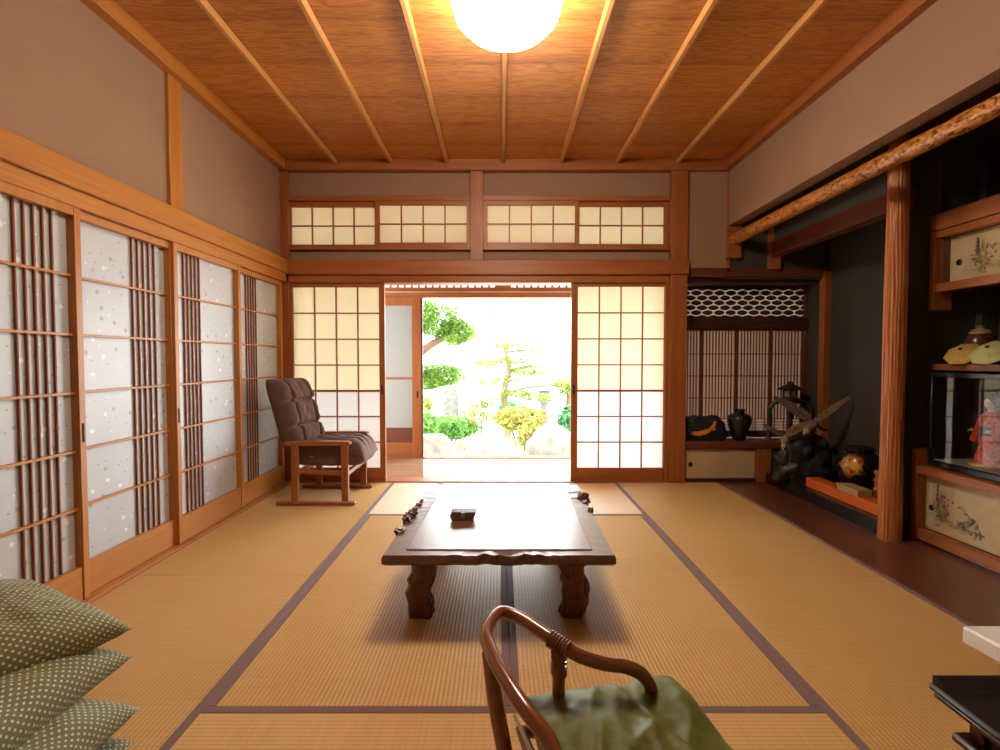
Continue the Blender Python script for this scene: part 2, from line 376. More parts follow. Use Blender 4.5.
# silver door paper printed with small blossoms (door faces lie in the YZ plane)
def fusuma_mat():
    m, nt, b = mat('silver_blossom_paper')
    tc = nt.nodes.new('ShaderNodeTexCoord'); sx = nt.nodes.new('ShaderNodeSeparateXYZ'); L(nt, tc.outputs['Object'], sx.inputs[0])
    v = coords(nt); n = N(nt, 'ShaderNodeTexNoise', Scale=260.0, Detail=3.0); L(nt, v, n.inputs['Vector'])
    n3 = N(nt, 'ShaderNodeTexNoise', Scale=2.0, Detail=2.0); L(nt, v, n3.inputs['Vector'])
    f = mth(nt, 'ADD', mth(nt, 'MULTIPLY', n.outputs['Fac'], .5), mth(nt, 'MULTIPLY', n3.outputs['Fac'], .5))
    col = ramp(nt, f, [(.35, (.46,.49,.515)), (.65, (.55,.575,.59))])
    for i, (sc_, r, stops, off) in enumerate([(11.5, .165, [(0,(.22,.22,.23)),(.45,(.25,.25,.26)),(.46,(.92,.92,.92)),(.93,(.95,.95,.95)),(.94,(.5,.3,.28))], 0), (16, .10, [(0,(.16,.16,.17)),(.7,(.2,.19,.19)),(.71,(.9,.9,.9))], 3.3)]):
        cx = nt.nodes.new('ShaderNodeCombineXYZ')
        L(nt, mth(nt, 'ADD', mth(nt, 'MULTIPLY', sx.outputs['Y'], sc_), off), cx.inputs['X']); L(nt, mth(nt, 'MULTIPLY', sx.outputs['Z'], sc_), cx.inputs['Y'])
        vo = nt.nodes.new('ShaderNodeTexVoronoi'); vo.voronoi_dimensions = '2D'; vo.inputs['Scale'].default_value = 1.0; vo.inputs['Randomness'].default_value = .85
        L(nt, cx.outputs[0], vo.inputs['Vector'])
        sb = nt.nodes.new('ShaderNodeVectorMath'); sb.operation = 'SUBTRACT'; L(nt, cx.outputs[0], sb.inputs[0]); L(nt, vo.outputs['Position'], sb.inputs[1])
        s2 = nt.nodes.new('ShaderNodeSeparateXYZ'); L(nt, sb.outputs[0], s2.inputs[0])
        th = mth(nt, 'ARCTAN2', s2.outputs['Y'], s2.outputs['X'])
        pet = mth(nt, 'ADD', mth(nt, 'MULTIPLY', mth(nt, 'COSINE', mth(nt, 'MULTIPLY', th, 5.0 if i == 0 else 2.0)), .16 * r), .72 * r)
        mask = mth(nt, 'LESS_THAN', vo.outputs['Distance'], pet)
        s3 = nt.nodes.new('ShaderNodeSeparateColor'); L(nt, vo.outputs['Color'], s3.inputs[0])
        mask = mth(nt, 'MULTIPLY', mask, mth(nt, 'LESS_THAN', s3.outputs[2], .5))
        mx = nt.nodes.new('ShaderNodeMix'); mx.data_type = 'RGBA'; L(nt, mth(nt, 'MULTIPLY', mask, .6), mx.inputs['Factor'])
        L(nt, col, mx.inputs['A'])
        rc = ramp(nt, s3.outputs[0], stops); rc.node.color_ramp.interpolation = 'CONSTANT'
        L(nt, rc, mx.inputs['B']); col = mx.outputs['Result']
    L(nt, col, b.inputs['Base Color'])
    b.inputs['Roughness'].default_value = .5; b.inputs['Metallic'].default_value = .2; b.inputs['Specular IOR Level'].default_value = .5
    bump(nt, b, n.outputs['Fac'], .1, .001); return m
M_fusuma = fusuma_mat()

def dotcloth():
    m, nt, b = mat('green_dotted_cloth')
    uv = nt.nodes.new('ShaderNodeUVMap'); uv.uv_map = 'UVMap'
    sx = nt.nodes.new('ShaderNodeSeparateXYZ'); L(nt, uv.outputs[0], sx.inputs[0])
    a = mth(nt, 'MULTIPLY', mth(nt, 'ADD', sx.outputs['X'], sx.outputs['Y']), 50.0)
    c = mth(nt, 'MULTIPLY', mth(nt, 'SUBTRACT', sx.outputs['X'], sx.outputs['Y']), 50.0)
    fa = mth(nt, 'SUBTRACT', mth(nt, 'FRACT', a), .5); fc = mth(nt, 'SUBTRACT', mth(nt, 'FRACT', c), .5)
    d = mth(nt, 'SQRT', mth(nt, 'ADD', mth(nt, 'MULTIPLY', fa, fa), mth(nt, 'MULTIPLY', fc, fc)))
    v = coords(nt); n = N(nt, 'ShaderNodeTexNoise', Scale=200.0, Detail=2.0); L(nt, v, n.inputs['Vector'])
    g = ramp(nt, n.outputs['Fac'], [(.3, (.125,.132,.045)), (.7, (.175,.18,.068))])
    mx = nt.nodes.new('ShaderNodeMix'); mx.data_type = 'RGBA'; L(nt, mth(nt, 'LESS_THAN', d, .225), mx.inputs['Factor'])
    L(nt, g, mx.inputs['A']); mx.inputs['B'].default_value = (.60,.62,.47,1); L(nt, mx.outputs['Result'], b.inputs['Base Color'])
    b.inputs['Roughness'].default_value = .7; b.inputs['Sheen Weight'].default_value = .2; bump(nt, b, n.outputs['Fac'], .1, .001)
    return m
M_dots = dotcloth()

# ------------------------------------------------------------------ room dimensions
YB = 4.40                # face of the far wall
XL, XR = -1.92, 2.00     # plaster faces left / right
XT = 2.36                # alcove front
XBK = 2.90               # alcove back wall
YN = -1.3                # wall behind the camera
ZC = 2.82
k = lambda px: xY(px, YB)
zz = lambda py: zY(py, YB)
def struct(name, mb, m, label, cat, smooth=True):
    return solo(name, mb, m, label, cat, None, 'structure', smooth)

# floors
struct('floor', MB().box(-2.1, 2.0, YN-.1, YB+.08, -.12, -.056, 0), M_ground, 'bare subfloor underneath the straw mats', 'floor')
struct('floor_alcove', MB().box(1.955, 3.1, 1.0, YB+.0, -.12, .001, .001), M_board, 'dark polished board strip beside the mats along the alcove', 'floor')
struct('floor_edge', MB().box(1.60, 1.97, 4.3855, YB+.04, -.12, .004, .001), DKW['X'], 'thin dark floor strip under the low cupboard', 'floor')
struct('floor_sill', MB().box(-1.95, 1.66, YB-.02, YB+.14, -.12, .008, .002), B['X'], 'wooden threshold with sliding door tracks under the paper screens', 'threshold')
eng = MB()
for i in range(8):
    y0 = YB + .14 + i * .113
    eng.box(-3.0, 3.2, y0, y0 + .111, -.06, .0, .0015)
M_eng = wood('veranda_plank', (.26,.15,.09), (.40,.25,.16), 'X', .12, .6, .5, .02)
struct('floor_veranda', eng, M_eng, 'polished plank veranda floor beyond the open screens', 'floor')
struct('trim_1', MB().box(-3.0, 3.2, 5.44, 5.56, -.14, .012, .003), B['X'], 'outer door track along the veranda edge', 'threshold')

# tatami ----------------------------------------------------------------
ys = [4.385, 3.452, 1.537]                       # rows of the middle columns
xs_l, xs_m, xs_r = -.93, .035, 1.012
XM0, XM1 = -1.87, 1.955
def mat_thing(x0, x1, y0, y1, axis, label, borders):
    t = thing('tatami_mat', label, 'tatami mat', ((x0+x1)/2, (y0+y1)/2, -.055), 'tatami mats of the floor')
    part('rush_cover', MB().box(x0+.0006, x1-.0006, y0+.0006, y1-.0006, -.055, 0, .002), M_tatY if axis == 'Y' else M_tatX, t)
    for s in borders:
        q = {'L': (x0+.001, x0+.03, y0+.001, y1-.001), 'R': (x1-.03, x1-.001, y0+.001, y1-.001), 'N': (x0+.001, x1-.001, y0+.001, y0+.03), 'F': (x0+.001, x1-.001, y1-.03, y1-.001)}[s]
        part('cloth_border', MB().box(*q, -.001, .0018, .0008), M_border, t)
    return t
jl, jr = 2.492, 2.484
mat_thing(XM0, xs_l, jl, ys[0], 'Y', 'straw mat at far left beneath the brown recliner chair', 'LR')
mat_thing(XM0, xs_l, .58, jl, 'Y', 'straw mat at near left under the stacked green cushions', 'LR')
struct('floor_near', MB().box(XM0, XM1, -1.3, .579, -.055, 0, .002), M_tatY, 'straw matting of the floor behind the viewer', 'floor')
mat_thing(xs_r, XM1, jr, ys[0], 'Y', 'straw mat at far right beside the alcove ornaments', 'LR')
mat_thing(xs_r, XM1, .58, jr, 'Y', 'straw mat at near right beside the dark boards and black desk', 'LR')
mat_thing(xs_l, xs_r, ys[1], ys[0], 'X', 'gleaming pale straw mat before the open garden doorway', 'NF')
mat_thing(xs_l, xs_m, ys[2], ys[1], 'Y', 'straw mat under the left half of the low wooden table', 'LRN'[:2])
mat_thing(xs_m, xs_r, ys[2], ys[1], 'Y', 'straw mat under the right half of the low wooden table', 'LR')
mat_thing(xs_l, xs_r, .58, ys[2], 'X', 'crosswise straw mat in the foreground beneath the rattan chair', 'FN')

# ceiling ----------------------------------------------------------------
cb = MB()
y = 4.45; i = 0
while y > YN:
    y0 = y - .375
    cb.hexa([(-1.95, y0+.0025, ZC+.006), (2.03, y0+.0025, ZC+.006), (2.03, y-.0025, ZC), (-1.95, y-.0025, ZC), (-1.95, y0+.0015, ZC+.02), (2.03, y0+.0015, ZC+.02), (2.03, y-.0015, ZC+.02), (-1.95, y-.0015, ZC+.02)])
    y = y0
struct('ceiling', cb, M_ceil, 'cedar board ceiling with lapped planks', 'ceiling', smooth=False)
struct('ceiling_backing', MB().box(-1.95, 2.05, YN, 4.45, ZC+.021, ZC+.03, 0), DKW['X'], 'dark boards above the ceiling planks', 'ceiling')
struct('roof', MB().box(-5, 5, -2, 6.4, 3.0, 3.1, 0), DKW['X'], 'roof over the room and veranda eaves', 'roof')
for j, px in enumerate((333, 389, 446, 503, 562, 619, 680)):
    x = xY(px, 4.3, 162)
    pts = [(x-.019, 0, ZC-.002), (x-.019, 0, ZC-.022), (x-.011, 0, ZC-.036), (x+.011, 0, ZC-.036), (x+.019, 0, ZC-.022), (x+.019, 0, ZC-.002)]
    mb = MB().prism([(a, YN, c) for a, b_, c in pts], (0, YB-YN-.03, 0))
    side = ['nearest the left wall', 'second from the left wall', 'third from the left wall', 'behind the round lamp', 'third from the right wall', 'second from the right wall', 'nearest the right wall'][j]
    solo('ceiling_batten', mb, M_batten, 'slim wooden ceiling batten ' + side, 'batten', 'ceiling battens', 'structure')

# cornice
struct('trim_2', MB().box(XL-.02, XL+.065, YN, YB, 2.735, ZC+.01, .004), W['Y'], 'cornice beam along the left wall', 'cornice')
struct('trim_3', MB().box(XR-.055, XR+.05, YN, YB, 2.735, ZC+.01, .004), B['Y'], 'cornice beam along the right wall', 'cornice')
struct('trim_4', MB().box(XL, XR, YB-.05, YB+.05, zz(172), ZC+.01, .004), B['X'], 'cornice beam along the far wall', 'cornice')

# left wall ----------------------------------------------------------------
struct('wall_left', MB().box(XL-.1, XL, YN, YB+.05, 1.80, 2.80, 0), M_plaster, 'brown sand plaster upper wall at left', 'wall')
struct('wall_left_lower', MB().box(XL-.1, XL-.06, YN, YB+.05, -.05, 1.9, 0), M_plaster, 'plaster backing behind the left sliding doors', 'wall')
struct('wall_left_near', MB().box(XL-.06, XL+.02, YN, 1.40, -.05, 1.8, 0), M_cream, 'plain lower left wall behind the viewer', 'wall')
yp = XL * -F_PX / (500 - 180)
struct('post_left', MB().box(XL-.02, XL+.02, 2.90, 3.02, 1.90, 2.75, .003), W['Z'], 'short upright post in the left upper wall', 'post')
struct('trim_5', MB().box(XL-.02, XL+.07, YN, YB-.01, 1.845, 1.962, .004), W['Y'], 'broad orange lintel beam above the blossom doors', 'beam')
struct('trim_6', MB().box(XL-.02, XL+.05, YN, YB-.01, 1.768, 1.846, .004), W['Y'], 'upper door track below the broad left lintel', 'beam')
struct('trim_7', MB().box(XL-.06, XL+.075, YN, YB-.01, -.06, .012, .003), W['Y'], 'lower door track along the left edge of the mats', 'threshold')

# left printed sliding doors
def fusuma(n, y0, y1, xf, bars, pull_y, label):
    t = thing('door_%d' % n, label, 'sliding door', (xf-.015, (y0+y1)/2, .012), 'printed sliding doors of the left wall', 'structure')
    x0 = xf - .042
    f = MB()
    f.box(x0, xf, y0, y0+.034, .014, 1.766, .002).box(x0, xf, y1-.034, y1, .014, 1.766, .002)
    f.box(x0, xf-.002, y0+.034, y1-.034, 1.727, 1.766, .002)
    part('frame', f, W['Z'], t)
    part('kickboard', MB().box(x0, xf-.006, y0+.034, y1-.034, .014, .165, .002), W['Y'], t)
    part('printed_paper', MB().box(x0+.002, x0+.006, y0+.03, y1-.03, .16, 1.735, 0), M_fusuma, t, smooth=False)
    for i in range(1, 6):
        z = .165 + (1.727-.165) * i / 6
        part('crossbar', MB().box(x0+.006, x0+.022, y0+.032, y1-.032, z-.006, z+.006, .001), W['Y'], t)
    lm = MB()
    for i in range(5):
        yy = bars[0] + (bars[1]-bars[0]) * i / 4
        part('vertical_bar', MB().box(x0+.008, x0+.017, yy-.004, yy+.004, .165, 1.727, .001), RBAR, t)
    part('finger_pull', MB().box(xf-.001, xf+.0012, pull_y-.007, pull_y+.007, .725, .81, .001), M_handle, t)
fusuma(1, 1.46, 2.235, -1.868, (1.955, 2.12), 2.218, 'nearest printed sliding door, shaded grey, cut by the left picture edge')
fusuma(2, 2.205, 2.895, -1.888, (2.605, 2.77), 2.878, 'printed sliding door with blossoms, second from the near end of left wall')
fusuma(3, 2.865, 3.60, -1.868, (2.995, 3.15), 2.882, 'printed sliding door third along the left wall, bars on its near side')
fusuma(4, 3.565, 4.33, -1.888, (3.765, 3.915), 3.582, 'farthest printed sliding door, next to the brown recliner')

# far wall ----------------------------------------------------------------
struct('wall_far', MB().box(XL-.1, 1.66, YB+.03, YB+.10, zz(197)-.01, 2.82, 0).box(XL-.1, 1.66, YB+.03, YB+.10, zz(275), zz(249), 0), M_plaster, 'brown plaster bands above and below the transom windows', 'wall')
struct('post_corner', MB().box(XL-.02, k(291), YB-.02, YB+.12, 0, zz(172), .003), B['Z'], 'slim corner post between left doors and far wall', 'post')
struct('post_main', MB().box(k(668.5), k(685), YB-.035, YB+.14, .0, 2.76, .005), B['Z'], 'tall square post right of the paper screens', 'post')
struct('post_center', MB().box(k(470.5), k(483.5), YB-.02, YB+.12, zz(262), zz(171), .004), B['Z'], 'short post between the two pairs of transom windows', 'post')
struct('trim_8', MB().box(XL-.0, k(686), YB-.05, YB+.05, zz(275.3), zz(261), .004), B['X'], 'broad lintel beam across the far wall', 'beam')
struct('trim_9', MB().box(XL-.0, k(668), YB-.02, YB+.14, zz(283), zz(275), .003), B['X'], 'upper track holding the paper screens', 'beam')
struct('trim_10', MB().box(k(291), k(668), YB-.015, YB+.10, zz(201), zz(196), .002), B['X'], 'top rail above the transom windows', 'rail')
struct('trim_11', MB().box(k(291), k(668), YB-.015, YB+.10, zz(250), zz(247), .002), B['X'], 'bottom rail below the transom windows', 'rail')

def shoji(name, n, px0, px1, py0, py1, pa, pb, qa, qb, cols, rows, yf, label, cat, heavy=None, split=None, pull=None, group=None):
    # outer frame px0..px1 / py0..py1 ; paper pa..pb / qa..qb
    X = lambda p: xY(p, yf); Z = lambda p: zY(p, yf)
    t = thing('%s_%d' % (name, n), label, cat, ((X(px0)+X(px1))/2, yf+.015, Z(py1)), group, 'structure')
    f = MB()
    f.box(X(px0), X(pa), yf, yf+.03, Z(py1), Z(py0), .002).box(X(pb), X(px1), yf, yf+.03, Z(py1), Z(py0), .002)
    part('stile_frame', f, B['Z'], t)
    f = MB().box(X(pa), X(pb), yf+.001, yf+.029, Z(qa), Z(py0), .002).box(X(pa), X(pb), yf+.001, yf+.029, Z(py1), Z(qb), .002)
    part('rail_frame', f, B['X'], t)
    lt = MB()
    for i in range(1, cols):
        x = X(pa) + (X(pb)-X(pa)) * i / cols; lt.box(x-.0055, x+.0055, yf+.004, yf+.020, Z(qb), Z(qa), .001)
    for i in range(1, rows):
        z = Z(qa) + (Z(qb)-Z(qa)) * i / rows; h = .0095 if i == heavy else .0055
        lt.box(X(pa), X(pb), yf+(.002 if i == heavy else .006), yf+.019, z-h, z+h, .001)
    part('lattice', lt, B['X'], t)
    if split:
        zs = Z(qa) + (Z(qb)-Z(qa)) * split / rows
        part('paper', MB().box(X(pa)-.004, X(pb)+.004, yf+.021, yf+.0215, zs, Z(qa)+.004, 0), M_paper, t, smooth=False, label='cream upper paper')
        part('paper', MB().box(X(pa)-.004, X(pb)+.004, yf+.021, yf+.0215, Z(qb)-.004, zs, 0), M_paperw, t, smooth=False, label='whiter lower paper')
    else:
        part('paper', MB().box(X(pa)-.004, X(pb)+.004, yf+.021, yf+.0215, Z(qb)-.004, Z(qa)+.004, 0), M_paper, t, smooth=False)
    if pull:
        part('finger_pull', MB().box(X(pull)-.007, X(pull)+.007, yf-.001, yf+.002, .78, .865, .001), M_handle, t)
    return t
g_ = 'paper screens of the far wall'
shoji('door', 5, 291, 385, 283, 482, 293.5, 379.5, 287, 468, 4, 7, YB, 'paper screen with square lattice behind the brown recliner, left of the doorway', 'paper screen', 4, 4, 382, g_)
shoji('door', 6, 571, 664.5, 283, 482, 577.5, 664, 286.5, 468, 4, 7, YB, 'paper screen with square lattice right of the garden doorway', 'paper screen', 4, 4, 574, g_)
struct('trim_12', MB().box(k(664.5), k(668.5), YB-.02, YB+.12, .008, zz(283), .002), B['Z'], 'narrow jamb strip beside the tall square post', 'jamb')
g_ = 'transom paper windows'
shoji('window', 1, 288.5, 379, 199, 247, 293, 376, 207, 244.5, 4, 2, YB+.025, 'leftmost paper transom window, near the left wall', 'transom window', group=g_)
shoji('window', 2, 376, 470, 198, 247, 380.5, 467, 205, 242.5, 4, 2, YB-.008, 'second transom window, left of the short center post', 'transom window', group=g_)
shoji('window', 3, 484, 578.5, 198, 247, 487.5, 574.5, 205, 242.5, 4, 2, YB-.008, 'third transom window, right of the short center post', 'transom window', group=g_)
shoji('window', 4, 575, 667, 199, 247, 578.5, 662.5, 206.5, 244, 4, 2, YB+.025, 'rightmost paper transom window, beside the tall post', 'transom window', group=g_)

# right side of far wall + right upper wall ------------------------------
struct('wall_far_right', MB().box(k(685), XR+.0, YB, YB+.1, zz(268), 2.8, 0), M_plaster, 'brown plaster panel right of the tall post', 'wall')
struct('wall_right', MB().box(XR, XR+.10, YN, YB+.05, 2.262, 2.80, 0), M_plaster, 'brown plaster upper wall hanging above the alcove log', 'wall')
struct('trim_13', MB().box(k(724.5), k(728), YB-.012, YB+.02, zz(272), 2.75, .002), B['Z'], 'thin corner strip beside right upper wall', 'trim')
struct('wall_alcove_end', MB().box(XR, 3.1, YB, YB+.1, 1.80, 2.8, 0), M_dplaster, 'dark plaster over the side window of the alcove', 'wall')
struct('trim_14', MB().box(k(723.5), k(737), YB-.05, YB, zz(259), zz(228), .003), B['Z'], 'wooden bracket block carrying the log end', 'bracket')
struct('trim_15', MB().box(k(765), k(776), YB-.05, YB, 1.88, 2.30, .003), B['Z'], 'short post under the inner alcove lintel', 'post')
struct('ceiling_alcove', MB().box(XR+.1, 3.1, 1.0, YB, 2.42, 2.46, 0), DKW['Y'], 'dark lowered ceiling of the alcove', 'ceiling')
struct('wall_alcove_lintel', MB().box(XT+.02, XT+.08, 3.0, YB, 2.10, 2.43, 0), M_dplaster, 'dark plaster strip over the inner alcove lintel', 'wall')
struct('trim_16', MB().box(XT, XT+.10, 2.98, YB, 1.99, 2.115, .004), KD['Y'], 'dark inner lintel of the ornament alcove', 'beam')
struct('wall_alcove_back', MB().box(XBK, XBK+.1, 3.0, YB+.05, -.05, 2.45, 0), M_dplaster, 'dark plaster back wall of the ornament alcove', 'wall')
struct('wall_partition', MB().box(XT+.07, XBK+.2, 3.04, 3.12, -.05, 2.45, 0), M_dplaster, 'dark plaster partition behind the ribbed column', 'wall')
struct('wall_shelf_back', MB().box(3.0, 3.1, 1.0, 3.1, -.05, 2.45, 0), M_dplaster, 'dark plaster wall behind the shelves', 'wall')
struct('wall_shelf_end', MB().box(1.98, 3.1, .9, 1.0, -.05, 2.45, 0), M_dplaster, 'dark plaster end wall of the shelf bay', 'wall')
struct('wall_right_near', MB().box(1.97, 2.05, YN, .92, -.05, 2.3, 0), M_cream, 'plain right wall behind the viewer', 'wall')
struct('wall_near', MB().box(-2.1, 2.1, YN-.1, YN, -.05, 2.85, 0), M_cream, 'plain wall behind the viewer', 'wall')
# small post above shelves
struct('trim_17', MB().box(2.635, 2.65, 3.015, 3.04, 1.95, 2.42, .002), KD['Z'], 'thin post above the upper shelf cabinet', 'post')

# log beam
def logmat():
    m, nt, b = mat('mottled_log')
    v = coords(nt, (9, 4.5, 9)); n = N(nt, 'ShaderNodeTexNoise', Scale=6.0, Detail=3.0, Roughness=.65, Distortion=1.0); L(nt, v, n.inputs['Vector'])
    L(nt, ramp(nt, n.outputs['Fac'], [(.40, (.07,.02,.006)), (.48, (.42,.15,.024)), (.64, (.62,.28,.055))]), b.inputs['Base Color'])
    b.inputs['Roughness'].default_value = .3; bump(nt, b, n.outputs['Fac'], .5, .006); return m
M_log = logmat()
lg = MB(); pts = []; rr = []
for i in range(60):
    yy = YB - .005 - i * (YB - .95) / 59
    pts.append((2.045 + .004*noise.noise(Vector((yy*2, 0, 0))), yy, 2.14 + .004*noise.noise(Vector((0, yy*2, 0)))))
    rr.append(.052 - .012*(i/59) + .0025*noise.noise(Vector((yy*5, 3, 0))) - (.004 if i in (26, 31, 36, 44) else 0))
lg.tube(pts, rr, 20)
struct('beam_log', lg, M_log, 'mottled orange log beam across the alcove front', 'log beam')
# ribbed column
cm = MB(); prof_n = 72
def ribcol(cx, cy, z0, z1, r0, r1):
    bm = cm.bm; rings = []
    for i in range(40):
        f = i / 39; z = z0 + (z1-z0)*f
        ring = []
        for a in range(prof_n):
            th = 2*PI*a/prof_n
            nz = noise.noise(Vector((math.cos(th)*9, math.sin(th)*9, z*1.2)))
            r = (r0 + (r1-r0)*f) * (1 + .07*nz + .035*math.sin(th*22 + 5*noise.noise(Vector((0, th, z*3)))))
            ring.append(bm.verts.new((cx + r*math.cos(th), cy + r*math.sin(th), z)))
        rings.append(ring)
    for A, Bq in zip(rings, rings[1:]):
        for a in range(prof_n): bm.faces.new((A[a], A[(a+1)%prof_n], Bq[(a+1)%prof_n], Bq[a]))
    bm.faces.new(rings[0][::-1]); bm.faces.new(rings[-1])
ribcol(2.365, 2.985, 0.0, 2.44, .058, .052)
M_col = wood('ribbed_log', (.30,.085,.02), (.55,.20,.055), 'Z', .4, 2.2, .5, .6)
struct('column_alcove', cm, M_col, 'ribbed reddish log column standing at the alcove edge', 'column')

# toko platform
struct('floor_platform', MB().box(XT+.06, XBK, 3.10, YB, -.05, .086, .001), M_board, 'raised board floor of the ornament alcove', 'platform')
struct('trim_18', MB().box(XT, XT+.06, 3.04, YB, .0, .088, .004), M_black, 'black lacquered edge beam of the alcove platform', 'edge beam')

# tsuke-shoin --------------------------------------------------------------
YS = 4.62
s_ = lambda px: xY(px, YS); sz = lambda py: zY(py, YS)
XS0, XS1 = k(685), 2.84
ZSH = zz(441.5)
struct('trim_19', MB().box(XS0, 2.93, YB-.012, YB+.06, zz(277), zz(268), .003), KD['X'], 'reddish beam over the side window of the alcove', 'beam')
struct('wall_recess_side', MB().box(XS1, XS1+.04, YB+.0, YS+.1, 0, 1.9, 0), M_dplaster, 'dark side wall of the window recess', 'wall')
struct('trim_20', MB().box(XS0, XS1, YB+.05, YS+.1, sz(286.5), 1.9, .002), DKW['X'], 'dark soffit board of the window recess', 'soffit')
struct('post_recess', MB().box(k(820.5), k(828.5), YB-.03, YB+.04, .086, zz(272), .003), B['Z'], 'reddish corner post at the alcove back', 'post')
struct('trim_21', MB().box(XS0, 2.86, YB-.03, YS+.1, ZSH-.058, ZSH, .004), KD['X'], 'dark red sill shelf under the lattice window', 'sill shelf')
struct('wall_recess_low', MB().box(2.40, 2.95, YB, YB+.06, .0, ZSH-.05, 0), M_dplaster, 'dark plaster under the sill shelf', 'wall')
# ranma panel
t = thing('window_5', 'oval patterned openwork panel high in the alcove side window', 'openwork panel', (s_(745), YS, sz(318)), None, 'structure')
part('backing_paper', MB().box(XS0, s_(803), YS+.018, YS+.0185, sz(320), sz(286), 0), paper('openwork_paper', (.66,.63,.56), .34), t, smooth=False)
part('border_strip', MB().box(XS0, s_(803), YS-.002, YS+.016, sz(289), sz(286), .001).box(XS0, s_(803), YS-.002, YS+.016, sz(319), sz(316.5), .001), DKW['X'], t)
ov = MB(); nr = 6; dz = (sz(288)-sz(317.5))/nr; dx = s_(511.5)-s_(500)
for r_ in range(nr+1):
    for c_ in range(-1, 18):
        cx = XS0 + .02 + (c_ + (.5 if r_ % 2 else 0)) * dx; cz = sz(317.5) + r_*dz
        pts = []
        for a in range(14):
            th = 2*PI*a/14; x = cx + dx*.44*math.cos(th); z = cz + dz*.54*math.sin(th)*(1-.25*abs(math.cos(th)))
            pts.append((min(max(x, XS0), s_(803)), YS+.002, min(max(z, sz(317.8)), sz(287.5))))
        if max(p[0] for p in pts)-min(p[0] for p in pts) < .01 or max(p[2] for p in pts)-min(p[2] for p in pts) < .006: continue
        ov.prism(pts, (0, .012, 0))
part('openwork_ovals', ov, DKW['X'], t, smooth=False)
fr = MB().box(s_(803), s_(808), YS-.01, YS+.03, ZSH, sz(286.5), .002)
struct('trim_22', fr, KD['Z'], 'right jamb of the lattice window', 'jamb')
hood = MB(); hp = []
for a in range(9):
    th = -PI/2 + PI*a/8; hp.append((0, math.cos(th)*.02, math.sin(th)*.052))
hp2 = [(YS-.02-p[1], (sz(318.3)+sz(330.5))/2 + p[2]) for p in hp]
hood.prism([(XS0, y_, z_) for y_, z_ in hp2] + [(XS0, YS+.03, sz(318.3)), (XS0, YS+.03, sz(330.5))], (s_(806)-XS0, 0, 0))
struct('trim_23', hood, DKW['X'], 'dark rounded lintel between openwork panel and lattice', 'lintel')
bw = [(XS0-.02, s_(701.5), 703.5), (s_(701.5), s_(736.5), 0), (s_(736.5), s_(770.5), 0), (s_(770.5), s_(803), 0)]
lbl = ['partly hidden lattice screen beside the tall post', 'lattice screen behind the stone with the orange fish', 'lattice screen behind the black vase', 'lattice screen behind the black lantern']
for i, (a, b_, _) in enumerate(bw):
    t = thing('window_%d' % (6+i), lbl[i] + ', thin upright bars', 'lattice screen', ((a+b_)/2, YS, ZSH), 'lattice screens of the alcove window', 'structure')
    z0, z1 = ZSH+.002, sz(329.6); w_ = .018
    f = MB().box(a, a+w_, YS, YS+.025, z0, z1, .0015).box(b_-w_, b_, YS, YS+.025, z0, z1, .0015).box(a+w_, b_-w_, YS+.001, YS+.024, z0, sz(430.5), .001).box(a+w_, b_-w_, YS+.001, YS+.024, z1-.012, z1, .001)
    part('frame', f, KD['Z'], t)
    lt = MB(); nb = max(3, int(round((b_-a-2*w_)/.0285)))
    for j in range(1, nb):
        x = a+w_ + (b_-a-2*w_)*j/nb; lt.box(x-.0042, x+.0042, YS+.004, YS+.014, sz(419), z1-.012, 0)
    for py in (354, 376, 398): lt.box(a+w_, b_-w_, YS+.006, YS+.015, sz(py)-.004, sz(py)+.004, 0)
    for py in (419, 422, 425, 428): lt.box(a+w_, b_-w_, YS+.006, YS+.015, sz(py)-.003, sz(py)+.003, 0)
    for j in range(1, nb):
        x = a+w_ + (b_-a-2*w_)*j/nb
        if (j % 5) not in (2, 3): lt.box(x-.003, x+.003, YS+.004, YS+.014, sz(430.5), sz(419), 0)
    part('thin_lattice', lt, KD['Z'], t, smooth=False)
    part('paper', MB().box(a+.004, b_-.004, YS+.016, YS+.0165, z0+.002, z1, 0), paper('window_paper_%d' % i, (.50,.40,.33), .35), t, smooth=False)
struct('wall_cupboard_back', MB().box(XS0-.1, 2.42, YB+.04, YB+.1, .0, ZSH-.05, 0), M_dplaster, 'back of the low cupboard', 'wall')
# low cupboard under the sill
t = thing('low_cupboard', 'low cream fronted cupboard under the sill with stone and vase', 'cupboard', (k(722), YB, 0))
f = MB().box(k(757.5), k(771.5), YB-.02, YB+.03, .001, ZSH-.058, .003)
part('post', f, B['Z'], t)
part('frame', MB().box(XS0+.001, k(757.5), YB-.005, YB+.03, .001, .03, .002).box(XS0+.001, k(757.5), YB-.005, YB+.03, ZSH-.068, ZSH-.058, .001), DKW['X'], t)
dr = part('door', MB().box(XS0+.002, k(756.5), YB+.004, YB+.02, .032, ZSH-.07, .002), M_cream_door, t, label='cream papered sliding door')
pc = atY(690.5, 464.5, YB)
ring = MB().lathe([(.0, .004), (.011, .004), (.015, .006), (.020, .005), (.021, 0)], (0,0,0), 20)
bmesh.ops.rotate(ring.bm, verts=ring.bm.verts[:], cent=(0,0,0), matrix=Matrix.Rotation(PI/2, 3, 'X'))
bmesh.ops.translate(ring.bm, verts=ring.bm.verts[:], vec=(pc.x, YB+.004, pc.z))
part('round_pull', ring, M_handle, dr)

